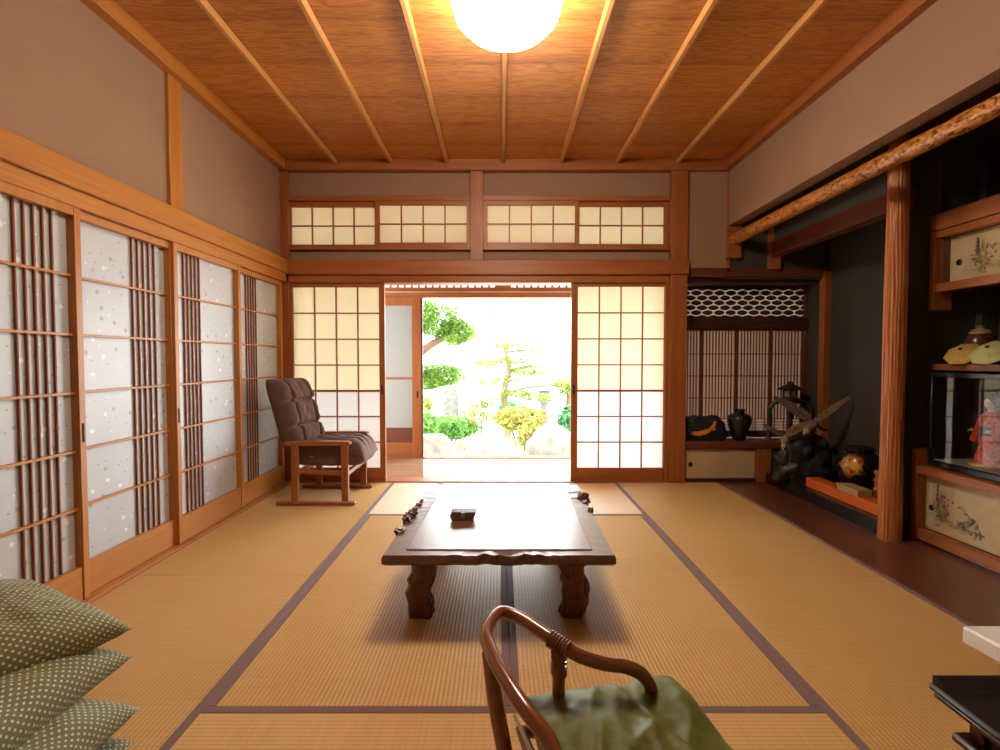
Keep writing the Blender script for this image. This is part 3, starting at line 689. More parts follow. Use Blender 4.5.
# veranda outer side ------------------------------------------------------
YO = 5.45
o_ = lambda px: xY(px, YO); oz = lambda py: zY(py, YO)
struct('wall_veranda', MB().box(-3.0, 3.2, YO+.02, YO+.1, oz(280), 2.95, 0), M_cream, 'plaster wall above the outer veranda openings', 'wall')
struct('wall_veranda_left', MB().box(-3.1, -3.0, YB, YO+.1, -.1, 2.95, 0), M_cream, 'left end wall of the veranda', 'wall')
struct('wall_veranda_right', MB().box(3.2, 3.3, YB, YO+.1, -.1, 2.95, 0), M_cream, 'right end wall of the veranda', 'wall')
struct('ceiling_veranda', MB().box(-3.0, 3.2, YB+.1, YO+.1, 2.75, 2.8, 0), M_cream, 'ceiling of the veranda', 'ceiling')
struct('trim_24', MB().box(-3.0, 3.2, YO-.0, YO+.09, oz(297.5), oz(292.4), .003), B['X'], 'outer door lintel above the garden opening', 'beam')
struct('trim_25', MB().box(-3.0, 3.2, YO+.01, YO+.09, oz(291.2), oz(287), .003), B['X'], 'dark rail below the tiny outer transom', 'rail')
struct('trim_26', MB().box(-3.0, 3.2, YO+.0, YO+.05, oz(292.4), oz(291.2), .001), plain('metal_track', (.7,.7,.66), .3, metal=.8), 'bright metal strip on the outer lintel', 'rail')
for i, (a, b_) in enumerate(((-1.35, o_(496)), (o_(510), 1.5))):
    t = thing('window_%d' % (10+i), 'tiny gridded transom over the garden doorway, ' + ('left' if i == 0 else 'right') + ' of the divider', 'transom window', ((a+b_)/2, YO, oz(287)), 'gridded outer transoms', 'structure')
    lt = MB(); nb = int((b_-a)/.0745)
    for j in range(nb+1): 
        x = a + (b_-a)*j/nb; lt.box(x-.012, x+.012, YO+.015, YO+.035, oz(287), oz(280.8), .001)
    lt.box(a, b_, YO+.02, YO+.035, oz(281.5), oz(280), .001)
    part('grid', lt, KD['X'], t)
    part('pane', MB().box(a, b_, YO+.04, YO+.0405, oz(287), oz(280), 0), paper('outer_pane_%d' % i, (.9,.9,.9), .75), t, smooth=False)
struct('post_transom', MB().box(o_(496), o_(510), YO+.0, YO+.06, oz(287), oz(280), .002), B['Z'], 'short divider between the tiny outer transoms', 'post')
t = thing('door_7', 'frosted glazed outer door with wooden frame left of the garden view', 'outer door', (o_(390), YO, .012), None, 'structure')
xa, xb = -1.9, o_(421)
f = MB().box(xb-.10, xb, YO+.01, YO+.045, .012, oz(297.5), .003).box(xa, xa+.06, YO+.01, YO+.045, .012, oz(297.5), .003)
f.box(xa+.06, xb-.1, YO+.012, YO+.043, oz(305.5), oz(297.5), .002).box(xa+.06, xb-.1, YO+.012, YO+.043, oz(379.5), oz(377.5), .002)
part('frame', f, B['Z'], t)
part('kickboard', MB().box(xa+.06, xb-.1, YO+.015, YO+.04, .012, oz(443), .002), B['X'], t)
part('lower_panel', MB().box(xa+.06, xb-.1, YO+.018, YO+.04, oz(443), oz(428), .002), KD['X'], t)
part('frosted_pane', MB().box(xa+.055, xb-.095, YO+.026, YO+.030, oz(428), oz(305), 0), M_frost, t, smooth=False)
part('edge_strip', MB().box(xb, xb+.018, YO+.012, YO+.04, .012, oz(297.5), .002), DKW['Z'], t)
part('finger_pull', MB().box(xb-.05, xb-.03, YO+.008, YO+.012, oz(398), oz(391), .001), M_handle, t)

# ------------------------------------------------------------------ lamp
t = thing('ceiling_lamp', 'large round white glowing lamp on the ceiling', 'lamp', (xY(507, 2.3, 20), 2.31, ZC-.04))
lx = xY(507, 2.3, 20)
part('mount_ring', MB().lathe([(.17, ZC-.0), (.20, ZC-.01), (.20, ZC-.05), (.10, ZC-.055)], (lx, 2.31, 0), 48), plain('white_plastic', (.8,.8,.78), .4), t)
part('dome_shade', MB().lathe([(.20, ZC-.05), (.238, ZC-.06), (.252, ZC-.085), (.25, ZC-.11), (.235, ZC-.165), (.19, ZC-.212), (.12, ZC-.247), (.06, ZC-.261), (0, ZC-.265)], (lx, 2.31, 0), 64), emit('lamp_glow', (1,.86,.68), 51.0), t, angle=80)

# ------------------------------------------------------------------ low table
t = thing('low_table', 'low dark reddish wooden table with carved rim and gnarled legs on the mats', 'table', (0, 2.5, 0))
ZT = .325
fy0 = 1.93; ty1 = 3.06
x0, x1 = -.466, .457; xb0, xb1 = -.426, .480
def tb(u, v): # u 0..1 across, v 0..1 depth
    y_ = fy0 + (ty1-fy0)*v
    return ((x0 + (xb0-x0)*v) + ((x1 + (xb1-x1)*v) - (x0 + (xb0-x0)*v))*u, y_)
fw = .085
def rimpiece(n_, sidefn, lump, seed):
    mb = MB(); bm = mb.bm; rings = []
    n = 60
    for i in range(n+1):
        s = i / n; (ox, oy), (ix, iy) = sidefn(s)
        l = lump(s)
        d = Vector((ox-ix, oy-iy)).normalized()
        no = noise.noise(Vector((s*22, seed, 0))); n2 = noise.noise(Vector((s*40, seed, 4)))
        ex = .022*no*l + .012*n2*l; dzt = .020*noise.noise(Vector((s*26, seed, 9)))*l
        ring = [(ox + d.x*ex, oy + d.y*ex, ZT-.012), (ox + d.x*(ex*.6-.006), oy + d.y*(ex*.6-.006), ZT + dzt*.6), (ox*.6+ix*.4, oy*.6+iy*.4, ZT + dzt*.5 - .004*l), (ix, iy, ZT), (ix, iy, ZT-.04), (ox - d.x*.015, oy - d.y*.015, ZT-.043 + dzt*.4), (ox + d.x*ex*.7, oy + d.y*ex*.7, ZT-.034)]
        rings.append([bm.verts.new(p) for p in ring])
    for A, Bq in zip(rings, rings[1:]):
        for a in range(7): bm.faces.new((A[a], A[(a+1)%7], Bq[(a+1)%7], Bq[a]))
    bm.faces.new(rings[0][::-1]); bm.faces.new(rings[-1])
    part('rim', mb, M_table, t, angle=24)
wu = fw / (x1-x0); wv = .055 / (ty1-fy0)
bumpf = lambda c, w: (lambda s: max(.08, math.exp(-((s-c)/w)**2)))
rimpiece(0, lambda s: (tb(s, 0), tb(wu + (1-2*wu)*s, wv)), lambda s: max(.06, math.exp(-((s-.55)/.22)**2)), 1.3)
rimpiece(1, lambda s: (tb(1-s, 1), tb(1-wu - (1-2*wu)*s, 1-wv)), lambda s: .35, 4.4)
rimpiece(2, lambda s: (tb(0, 1-s), tb(wu, 1-wv - (1-2*wv)*s)), lambda s: max(.15, math.exp(-((s-.45)/.25)**2)), 7.7)
rimpiece(3, lambda s: (tb(1, s), tb(1-wu, wv + (1-2*wv)*s)), lambda s: max(.12, math.exp(-((s-.75)/.18)**2)), 9.1)
p4 = [tb(wu, wv), tb(1-wu, wv), tb(1-wu, 1-wv), tb(wu, 1-wv)]
part('table_top', MB().hexa([(a, b_, ZT-.04) for a, b_ in p4] + [(a, b_, ZT+.004) for a, b_ in p4], .002), M_tabtop, t)
# root knots along the side rims
for (u, v, r_) in ((.012, .44, .026), (.012, .38, .022), (.014, .51, .018), (.008, .24, .018), (.014, .59, .015), (.014, .66, .012), (.99, .72, .026), (.99, .64, .015), (.992, .52, .015)):
    a, b_ = tb(u, v)
    part('root_knot', MB().blob((a, b_, ZT-.002), (r_, r_*1.5, r_*.9), 4, .9, 75, int(v*100)), M_table, t)
def tleg(cx, cy, seed):
    bm_ = MB(); bm = bm_.bm; rings = []; n = 40; m = 48
    for i in range(n+1):
        f = i/n; z = .003 + (ZT-.042)*(1-f)
        wx = .060 - .010*math.sin(PI*min(1, f*1.2)) + .004*noise.noise(Vector((f*9, seed, 0))); off = .012*math.sin(f*5+seed)
        if f > .62: wx -= .012*(f-.62)/.38
        ring = []
        for a in range(m):
            th = 2*PI*a/m; cxx, sxx = math.cos(th), math.sin(th)
            kk = (abs(cxx)**3 + abs(sxx)**3) ** (-1/3)
            nz = 1 + .26*noise.noise(Vector((cxx*2.2+seed, sxx*2.2, f*5.5))) + .12*noise.noise(Vector((cxx*5+seed, sxx*5, f*9))) + .05*math.sin(th*9+3*f+seed)
            ring.append(bm.verts.new((cx + off + wx*kk*cxx*nz, cy + wx*.95*kk*sxx*nz, z)))
        rings.append(ring)
    for A, Bq in zip(rings, rings[1:]):
        for a in range(m): bm.faces.new((A[a], A[(a+1)%m], Bq[(a+1)%m], Bq[a]))
    bm.faces.new(rings[0][::-1]); bm.faces.new(rings[-1])
    part('leg', bm_, M_tleg, t)
tleg(-.335, 2.105, 1.0); tleg(.312, 2.105, 4.6); tleg(-.32, 2.85, 7.2); tleg(.33, 2.85, 9.9)

# small case on the table
c0 = atZ(463, 521, ZT+.005)
t = thing('folded_case', 'small grey glasses case lying on the gleaming table top', 'case', (c0.x, c0.y+.03, ZT+.005))
mb = MB(); M_case = plain('grey_leather', (.17,.15,.145), .5, .5, var=.2, vs=90)
pts = [(-.050,0,.0),(-.060,0,.012),(-.062,0,.026),(-.052,0,.040),(.062,0,.038),(.054,0,.022),(.046,0,.0)]
mb.prism([(c0.x+a, c0.y, ZT+.0045+c_) for a, b_, c_ in pts], (0, .07, 0))
part('body', mb, M_case, t)
part('flap', MB().box(c0.x-.050, c0.x-.008, c0.y-.002, c0.y+.06, ZT+.0435, ZT+.048, .002).box(c0.x+.006, c0.x+.058, c0.y+.002, c0.y+.066, ZT+.0415, ZT+.046, .002), M_case, t)
part('clasp', MB().box(c0.x-.010, c0.x+.008, c0.y-.003, c0.y+.0, ZT+.024, ZT+.044, .001), plain('steel_clasp', (.4,.39,.37), .35, metal=.8), t)

# ------------------------------------------------------------------ recliner
t = thing('recliner_chair', 'brown padded recliner with wooden arms in the far left corner', 'armchair', (-1.38, 3.95, 0))
def q(px, py, Y): return atY(px, py, Y)
for (Y, s_n) in ((3.70, 0), (4.20, 1)):
    part('runner', MB().box(-1.675, -1.085, Y-.022, Y+.022, .0015, .03, .006), M_chairw, t)
    part('rear_leg', MB().hexa([(-1.565,Y-.015,.03),(-1.515,Y-.015,.03),(-1.515,Y+.015,.03),(-1.565,Y+.015,.03),(-1.56,Y-.015,.452),(-1.505,Y-.015,.452),(-1.505,Y+.015,.452),(-1.56,Y+.015,.452)], .003), M_chairw, t)
    fl = part('front_leg', MB().hexa([(-1.185,Y-.015,.03),(-1.135,Y-.015,.03),(-1.135,Y+.015,.03),(-1.185,Y+.015,.03),(-1.19,Y-.015,.452),(-1.135,Y-.015,.452),(-1.135,Y+.015,.452),(-1.19,Y+.015,.452)], .003), M_chairw, t)
    for i in range(5):
        hb = MB().lathe([(.0055, 0), (.0055, .002), (0, .002)], (0,0,0), 10)
        bmesh.ops.rotate(hb.bm, verts=hb.bm.verts[:], cent=(0,0,0), matrix=Matrix.Rotation(PI/2, 3, 'X'))
        bmesh.ops.translate(hb.bm, verts=hb.bm.verts[:], vec=(-1.160, Y-.0148, .16+i*.028))
        part('bolt_hole', hb, M_handle, fl)
    ab = MB(); pts = [(-1.60,.452),(-1.62,.466),(-1.60,.478),(-1.3,.484),(-1.135,.482),(-1.118,.474),(-1.118,.460),(-1.14,.452)]
    ab.prism([(a, Y-.028, c_) for a, c_ in pts], (0, .056, 0))
    part('armrest', ab, M_chairw, t)
part('crossbar', MB().box(-1.555, -1.525, 3.70, 4.20, .215, .25, .003), M_chairw, t)
part('crossbar', MB().box(-1.175, -1.145, 3.70, 4.20, .215, .25, .003), M_chairw, t)
part('side_rail', MB().hexa([(-1.50,3.72,.235),(-1.16,3.72,.215),(-1.16,3.74,.215),(-1.50,3.74,.235),(-1.50,3.72,.27),(-1.16,3.72,.25),(-1.16,3.74,.25),(-1.50,3.74,.27)]), M_chairw, t)
# padded seat: one rounded cushion with channel seams
def pad(name, fn, nu, nv, thick, seams_u, seams_v, depth, mat_):
    # fn(u,v) -> (point, normal) ; u,v in 0..1 ; puffed front and flat back
    mb = MB(); bm = mb.bm; F = []; K = []
    def prof(s):
        return (1 - abs(2*s-1)**6) ** .5 if 0 < s < 1 else 0.0
    def seam(s, ss, w):
        return min([1.0] + [1 - math.exp(-((s-c_)/w)**2) for c_ in ss])
    for i in range(nu+1):
        a, b_ = [], []
        for j in range(nv+1):
            u, v = i/nu, j/nv; p, n = fn(u, v)
            e = prof(u)*prof(v)
            sm = (1 - depth*(1 - seam(u, seams_u, .022))) * (1 - depth*(1 - seam(v, seams_v, .018)))
            wr = .012*noise.noise(Vector((u*9, v*9, thick*50)))
            a.append(bm.verts.new(p + n*(thick*.62*e*sm + wr*e)))
            b_.append(bm.verts.new(p - n*(thick*.38*e)) if 0 < i < nu and 0 < j < nv else a[-1])
        F.append(a); K.append(b_)
    for i in range(nu):
        for j in range(nv):
            for G, rev in ((F, 0), (K, 1)):
                vs = [G[i][j], G[i+1][j], G[i+1][j+1], G[i][j+1]]
                if rev: vs.reverse()
                try: bm.faces.new(vs)
                except ValueError: pass
    return mb
def seat_fn(u, v):   # u along X (back->front), v along Y
    x = -1.60 + .575*u; y_ = 3.735 + .43*v
    z = .365 + .02*math.sin(u*2.2) - (.05*max(0, (u-.86)/.14)**2)
    return Vector((x, y_, z)), Vector((0, 0, 1))
part('seat_cushion', pad('s', seat_fn, 40, 40, .17, [], [.26, .5, .74], .3, M_chairf), M_chairf, t, angle=80)
part('seat_side', MB().blob((-1.315, 3.95, .345), (.275, .212, .072), 4, .03, 9, 2, None, 5.0), M_chairf, t, angle=80)
def back_fn(u, v):   # u up, v along Y
    a = R(15); h = .60*u
    x = -1.50 - .10*(1-v) - h*math.sin(a) - .03*max(0, u-.7); z = .36 + h*math.cos(a)
    nx = Vector((math.cos(a)*.97, -.24, math.sin(a)))
    return Vector((x, 3.745 + .41*v, z)), nx
part('back_cushion', pad('b', back_fn, 48, 40, .185, [.36, .68], [.24, .76], .34, M_chairf), M_chairf, t, angle=80)
part('recline_lever', MB().box(-1.44, -1.405, 3.735, 3.742, .352, .36, .001), plain('lever_plastic', (.3,.28,.26), .4), t)

# ------------------------------------------------------------------ floor cushions
def zab(cx, cy, z, hw, hd, th, rz, seed):
    mb = MB(); bm = mb.bm; n = 44; top = []; bot = []
    uvl = bm.loops.layers.uv.new('UVMap'); uvs = {}
    M = Matrix.Rotation(rz, 3, 'Z')
    def arc(hh):
        a = [0.0]
        for i in range(n):
            u0, u1 = 2*i/n-1, 2*(i+1)/n-1
            z0, z1 = (th*.55*max(0, 1-abs(q_)**3.0)**.48 for q_ in (u0, u1))
            a.append(a[-1] + math.hypot((u1-u0)*hh, z1-z0))
        return [q_ - a[-1]/2 for q_ in a]
    au, av = arc(hw), arc(hd)
    for i in range(n+1):
        ra, rb = [], []
        for j in range(n+1):
            u, v = 2*i/n-1, 2*j/n-1
            e = max(0, (1-abs(u)**3.0)) ** .48 * max(0, (1-abs(v)**3.0)) ** .48
            pin = 1 - .075*(1-u*u)*abs(v)**3 - .0; pin2 = 1 - .075*(1-v*v)*abs(u)**3
            x = u*hw*pin2; y_ = v*hd*pin
            w = noise.noise(Vector((u*3+seed, v*3, seed))) * .006 + noise.noise(Vector((u*8+seed, v*8, seed))) * .009
            edge = max(abs(u), abs(v))
            w += .006*edge**3*math.sin(14*(u-v)+seed)*(1-edge**8)
            zm = .012*noise.noise(Vector((u*1.5, v*1.5, seed+7)))*edge - .02*(u*u*v*v)
            p1 = Vector((x, y_, zm + th*.55*e + w*e)); p2 = Vector((x, y_, zm - th*.45*e + w*.5*e))
            a = bm.verts.new(M @ p1 + Vector((cx, cy, z))); uvs[a] = (au[i], av[j])
            if 0 < i < n and 0 < j < n: b_ = bm.verts.new(M @ p2 + Vector((cx, cy, z))); uvs[b_] = (au[i], av[j])
            else: b_ = a
            ra.append(a); rb.append(b_)
        top.append(ra); bot.append(rb)
    for i in range(n):
        for j in range(n):
            for G, rev in ((top, 0), (bot, 1)):
                vs = [G[i][j], G[i+1][j], G[i+1][j+1], G[i][j+1]]
                if rev: vs.reverse()
                try: f = bm.faces.new(vs)
                except ValueError: continue
                for l in f.loops: l[uvl].uv = uvs[l.vert]
    return mb
def zab_at(corner_px, zc, hw, hd, th, rz, seed, label):
    # the cushion's +u,+v corner is put at the given pixel
    c = atZ(*corner_px, zc)
    M = Matrix.Rotation(rz, 3, 'Z'); o = c - M @ Vector((hw, hd, -.02))
    solo('floor_cushion', zab(o.x, o.y, o.z, hw, hd, th, rz, seed), M_dots, label, 'cushion', 'stacked green floor cushions', angle=85)
zab_at((133, 630), .345, .30, .30, .18, R(-25), 1, 'green dotted cushion on top of the stack')
zab_at((135, 657), .255, .30, .30, .18, R(2), 5, 'green dotted cushion second from the top of the stack')
zab_at((142, 706), .150, .30, .30, .18, R(6), 9, 'green dotted cushion third from the top of the stack')
zab_at((137, 742), .060, .30, .30, .12, R(0), 14, 'green dotted cushion lying lowest in the stack on the mat')

# ------------------------------------------------------------------ rattan chair
t = thing('rattan_chair', 'glossy brown rattan armchair with curved hoop back in the foreground', 'chair', (.25, .95, 0))
hp = [(559,762,.415),(547,737,.43),(526,710,.447),(508,683,.458),(493,656,.466),(486,636,.470),(491,621,.470),(502,612.5,.468),(520,618,.460),(541,631.5,.45),(559,643.5,.44),(580,656,.425),(604,663.5,.41),(625,666.5,.40),(640,673,.385),(648,682,.36),(652,693,.33)]
pts = [atZ(a, b_, z) for a, b_, z in hp]
pts = [pts[0] + Vector((.36, -.12, -.05)), pts[0] + Vector((.16, -.10, -.01)), pts[0] + Vector((.05, -.07, -.005))] + pts
def smooth_path(P, n=6):
    out = []
    for i in range(len(P)-1):
        p0, p1, p2, p3 = P[max(i-1,0)], P[i], P[i+1], P[min(i+2, len(P)-1)]
        for k_ in range(n):
            s = k_/n
            out.append(.5*((2*p1) + (p2-p0)*s + (2*p0-5*p1+4*p2-p3)*s*s + (3*p1-p0-3*p2+p3)*s**3))
    return out + [P[-1]]
hoop = smooth_path(pts)
part('hoop_rail', MB().tube(hoop, .0155, 16), M_rattan, t, angle=80)
jt = atZ(559, 644, .44)
part('arm_post', MB().tube([jt + Vector((0,0,-.005)), jt + Vector((-.002,-.01,-.13)), jt + Vector((0,-.01,-.24))], [.0145,.015,.015], 14), M_rattan, t)
wr = MB()
for i in range(7):
    c = jt + Vector((0, 0, -.02 - i*.008)); wr.tube([c + Vector((math.cos(a)*.0165, math.sin(a)*.0165, .004*math.sin(a+i))) for a in [2*PI*k_/16 for k_ in range(16)]], .0028, 6, True)
d_ = (atZ(580, 656, .425) - atZ(541, 631.5, .45)).normalized()
for i in range(-3, 4):
    c = jt + d_*i*.0075; s1 = d_.cross(Vector((0,0,1))).normalized(); s2 = d_.cross(s1)
    wr.tube([c + s1*math.cos(a)*.0175 + s2*math.sin(a)*.0175 for a in [2*PI*k_/16 for k_ in range(16)]], .0032, 6, True)
part('cane_binding', wr, M_rattan, t)
pa_ = atZ(487, 648, .462)
part('back_post', MB().tube([pa_ + Vector((.004,0,-.01)), pa_ + Vector((.018,.0,-.12)), pa_ + Vector((.045,-.01,-.26)), pa_ + Vector((.05,-.01,-.455))], [.016,.018,.018,.018], 14), M_rattan, t)
nb_ = Vector((.14, .70, .0))
part('back_post', MB().tube([Vector((.16,.74,.41)), Vector((.17,.72,.25)), Vector((.17,.72,.006))], .016, 14), M_rattan, t)
part('front_leg', MB().tube([Vector((.44,1.14,.24)), Vector((.46,1.15,.006))], .017, 14), M_rattan, t)
part('front_leg', MB().tube([Vector((.52,.72,.24)), Vector((.54,.71,.006))], .017, 14), M_rattan, t)
sf = [(.05,1.13,.23),(.24,1.14,.23),(.44,1.14,.23),(.49,.93,.23),(.52,.72,.23),(.34,.70,.23),(.17,.71,.23),(.10,.92,.23)]
part('seat_frame', MB().tube([Vector(p) for p in sf], .016, 12, True), M_rattan, t)
# woven white edging between post and hoop
we = MB()
for i in range(26):
    f = i/25; p = atZ(515 + 15*f, 716 + 34*f, .29); we.blob(p, (.0045,.0045,.006), 1)
part('cane_weave', we, plain('pale_cane', (.55,.5,.36), .5), t, label='pale woven cane edging')
# green cushion resting on the seat
cu = MB(); bm = cu.bm; n = 56; T = []; Bt = []
P00, P10, P11, P01 = Vector((.055,1.15,.30)), Vector((.42,1.195,.30)), Vector((.565,.66,.285)), Vector((.13,.66,.285))
for i in range(n+1):
    a, b_ = [], []
    for j in range(n+1):
        u, v = i/n, j/n
        p = P00*(1-u)*(1-v) + P10*u*(1-v) + P11*u*v + P01*(1-u)*v
        uu, vv = 2*u-1, 2*v-1
        e = max(0, 1-abs(uu)**3.2)**.5 * max(0, 1-abs(vv)**3.2)**.5
        w = .016*noise.noise(Vector((u*4, v*4, 1))) + .018*(1-abs(noise.noise(Vector((u*5+v*3, v*2-u, 3)))))**3 + .004*noise.noise(Vector((u*14, v*14, 8)))
        w += .010*math.exp(-((u*.8+v*.55-.38)/.03)**2) + .009*math.exp(-((u*.5+v*.9-.62)/.025)**2) + .008*math.exp(-((u-.3*v-.55)/.02)**2)
        lift = .022*max(0, 1 - ((u-.93)/.25)**2 - ((v-.07)/.3)**2)
        up = p + Vector((0, 0, .036*e + w*e*.9 + lift))
        dn = p + Vector((0, 0, -.055*e + lift*.3))
        va = bm.verts.new(up); vb = bm.verts.new(dn) if 0 < i < n and 0 < j < n else va
        a.append(va); b_.append(vb)
    T.append(a); Bt.append(b_)
for i in range(n):
    for j in range(n):
        for G, rev in ((T, 0), (Bt, 1)):
            vs = [G[i][j], G[i+1][j], G[i+1][j+1], G[i][j+1]]
            if rev: vs.reverse()
            try: bm.faces.new(vs)
            except ValueError: pass
solo('seat_cushion', cu, M_green, 'rumpled plain green satin cushion on the rattan chair seat', 'cushion', angle=85)

# ------------------------------------------------------------------ black writing desk + white slab
zd = .42
dc = atZ(930.5, 679, zd)
M_desk = plain('worn_black_lacquer', (.016,.013,.013), .42, .4, var=.3)
t = thing('writing_desk', 'black lacquered low desk with upturned edge at bottom right', 'desk', (dc.x+.3, dc.y-.15, 0))
yb_, xl_ = dc.y, dc.x
dl = atZ(1000, 730, zd - .01)
part('desk_top', MB().box(xl_-.006, xl_+.75, yb_-.42, yb_+.002, zd-.022, zd-.006, .006), M_desk, t)
lip = MB()
pl = [(0, zd+.008), (.006, zd+.012), (.016, zd+.010), (.030, zd-.001), (.045, zd-.005), (.0, zd-.006)]
lip.prism([(xl_+.004, yb_-a, z) for a, z in pl], (.70, 0, 0))
part('upturned_edge', lip, M_desk, t)
part('moulding', MB().box(xl_+.002, xl_+.75, yb_-.415, yb_-.004, zd-.036, zd-.022, .004), DKW['Y'], t)
part('side_panel', MB().box(xl_+.050, xl_+.062, yb_-.38, yb_-.06, .03, zd-.036, .003), DKW['Z'], t)
part('side_panel', MB().box(xl_+.60, xl_+.612, yb_-.38, yb_-.06, .03, zd-.036, .003), DKW['Z'], t)
part('frame_post', MB().box(xl_+.040, xl_+.066, yb_-.075, yb_-.045, .031, zd-.036, .003), DKW['Z'], t)
part('frame_post', MB().box(xl_+.040, xl_+.066, yb_-.395, yb_-.365, .031, zd-.036, .003), DKW['Z'], t)
part('lower_shelf', MB().box(xl_+.016, xl_+.66, yb_-.41, yb_-.03, .312, .332, .006), DKW['Y'], t)
part('foot_rail', MB().box(xl_+.02, xl_+.09, yb_-.41, yb_-.03, .003, .03, .005), DKW['Y'], t)
part('foot_rail', MB().box(xl_+.58, xl_+.65, yb_-.41, yb_-.03, .003, .03, .005), DKW['Y'], t)

zw = .36
wc = atZ(961, 625, zw); wl = atZ(1000, 646, zw)
M_white = plain('white_laminate', (.84,.85,.86), .45, .4, var=.05, vs=12)
t = thing('white_side_table', 'white topped side table jutting in at the right picture edge', 'side table', (wc.x+.25, wc.y-.13, 0))
# its left edge runs toward the viewer and to the right
d1 = (wl - wc); d1.z = 0; d1.normalize(); d2 = Vector((-d1.y, d1.x, 0))
if d2.x < 0: d2 = -d2
d2 = Vector((1, .0, 0))
A_ = wc; B_ = wc + d1*.27; Cc = B_ + d2*.5; D_ = wc + d2*.5
part('table_top', MB().hexa([tuple(p + Vector((0,0,-.048))) for p in (A_, B_, Cc, D_)] + [tuple(p) for p in (A_, B_, Cc, D_)], .006), M_white, t)
for p in (A_*.8+Cc*.2, B_*.8+D_*.2, Cc*.85+A_*.15, D_*.85+B_*.15):
    part('leg', MB().tube([Vector((p.x, p.y, zw-.05)), Vector((p.x, p.y, 0.002))], .014, 12), M_white, t)

# ------------------------------------------------------------------ shelf bay at right
YC1 = 3.03; YC0 = 1.05; XF = 2.525
t = thing('lower_wall_cabinet', 'low built-in cabinet with painted landscape doors beside the ribbed column', 'cabinet', (XF+.2, 2.0, 0))
zt = .455
M_cb = KD
part('corner_post', MB().box(XF, XF+.10, YC1-.045, YC1, .002, .555, .003), B['Z'], t)
part('bottom_rail', MB().box(XF-.002, XF+.05, YC0, YC1-.045, .012, .075, .003), B['Y'], t)
part('base_shadow_rail', MB().box(XF+.01, XF+.05, YC0, YC1-.045, .002, .012, 0), M_black, t)
part('top_board', MB().box(XF-.004, 2.99, YC0, YC1-.045, zt-.045, zt, .003), B['Y'], t)
part('carcass', MB().box(XF+.085, 2.99, YC0, YC1, .01, zt-.045, 0), DKW['Y'], t)
M_paint = plain('painted_gold_paper', (.56,.45,.26), .6, .3, var=.06, vs=20)
M_inks = [plain('ink_green', (.20,.20,.09), .7), plain('ink_blue', (.12,.13,.14), .7), plain('ink_ochre', (.36,.26,.11), .7), plain('ink_rust', (.42,.20,.10), .7), plain('ink_pale', (.48,.41,.24), .7)]
def painting(x, y0, y1, z0, z1, seed, u0=0.0, us=1.0, pagoda=True):
    # brush marks as thin flat patches on a face looking toward -X ; u runs from far (left) to near (right)
    rn = random.Random(seed); mb = MB(); H = z1-z0; Wd = y1-y0; lay = [0]
    def P(u, v):
        return (x - lay[0]*.00006, y1 - min(max(u0 + us*u, .006), .994)*Wd, z0 + v*H)
    def blot(u, v, ru, rv, mi, n=9):
        mb.mi = mi; lay[0] += 1
        pts = []
        for i in range(n):
            a = -2*PI*i/n; rr_ = rn.uniform(.65, 1.15)
            uu = u + ru*rr_*math.cos(a); vv = min(max(v + rv*rr_*math.sin(a), .02), .98)
            pts.append(P(uu, vv))
        mb.poly(pts)
    for i in range(6): blot(rn.uniform(.1,.9), rn.uniform(.12,.3), rn.uniform(.1,.2), .06, 4, 12)
    for c in ((.30,.5),(.36,.42),(.42,.55),(.34,.3),(.25,.38),(.8,.3),(.86,.22),(.66,.25)):
        for i in range(13): blot(c[0]+rn.gauss(0,.05), c[1]+rn.gauss(0,.08), rn.uniform(.012,.035), rn.uniform(.016,.045), rn.choice([0,0,0,1,2,2,3]))
    for c in ((.4,.25),(.55,.2),(.3,.16)):
        for i in range(5): blot(c[0]+rn.gauss(0,.05), c[1]+rn.gauss(0,.04), .035, .02, 2)
    for i in range(5): blot(.62+.05*i, .55-.03*i+rn.gauss(0,.02), .035, .012, 4 if i % 2 else 1, 8)
    if pagoda:
        for (u, v, s) in ((.27,.58,1.0), (.34,.62,.55)):
            for k_ in range(4):
                w = .035*s*(1-.18*k_); vz = v + k_*.085*s
                mb.mi = 1; lay[0] += 1
                mb.poly([P(u-w, vz), P(u+w, vz), P(u+w*.45, vz+.05*s), P(u-w*.45, vz+.05*s)])
                mb.poly([P(u-w*.35, vz-.035*s), P(u+w*.35, vz-.035*s), P(u+w*.35, vz), P(u-w*.35, vz)])
    return mb
def rpull(x, y_, z, r_, par):
    mb = MB().lathe([(0, .003), (r_*.6, .003), (r_*.8, .006), (r_, .004), (r_*1.02, 0)], (0,0,0), 20)
    bmesh.ops.rotate(mb.bm, verts=mb.bm.verts[:], cent=(0,0,0), matrix=Matrix.Rotation(-PI/2, 3, 'Y'))
    bmesh.ops.translate(mb.bm, verts=mb.bm.verts[:], vec=(x, y_, z)); part('round_pull', mb, M_black, par)
def painted_door(t, x, y0, y1, z0, z1, seed, pull_u, pull_v, r_, u0=0.0, us=1.0):
    d = part('door', MB().box(x, x+.012, y0, y1, z0, z1, .001), M_paint, t, label='painted landscape door')
    part('painted_scene', painting(x-.0006, y0+.01, y1-.01, z0+.01, z1-.01, seed, u0, us), M_inks, d, smooth=False)
    rpull(x-.0004, y1 - pull_u*(y1-y0), z0 + pull_v*(z1-z0), r_, d)
painted_door(t, XF+.055, 2.10, YC1-.045, .078, zt-.047, 3, .05, .40, .017, -.04, .47)
painted_door(t, XF+.07, YC0, 2.12, .078, zt-.047, 8, .9, .46, .017)

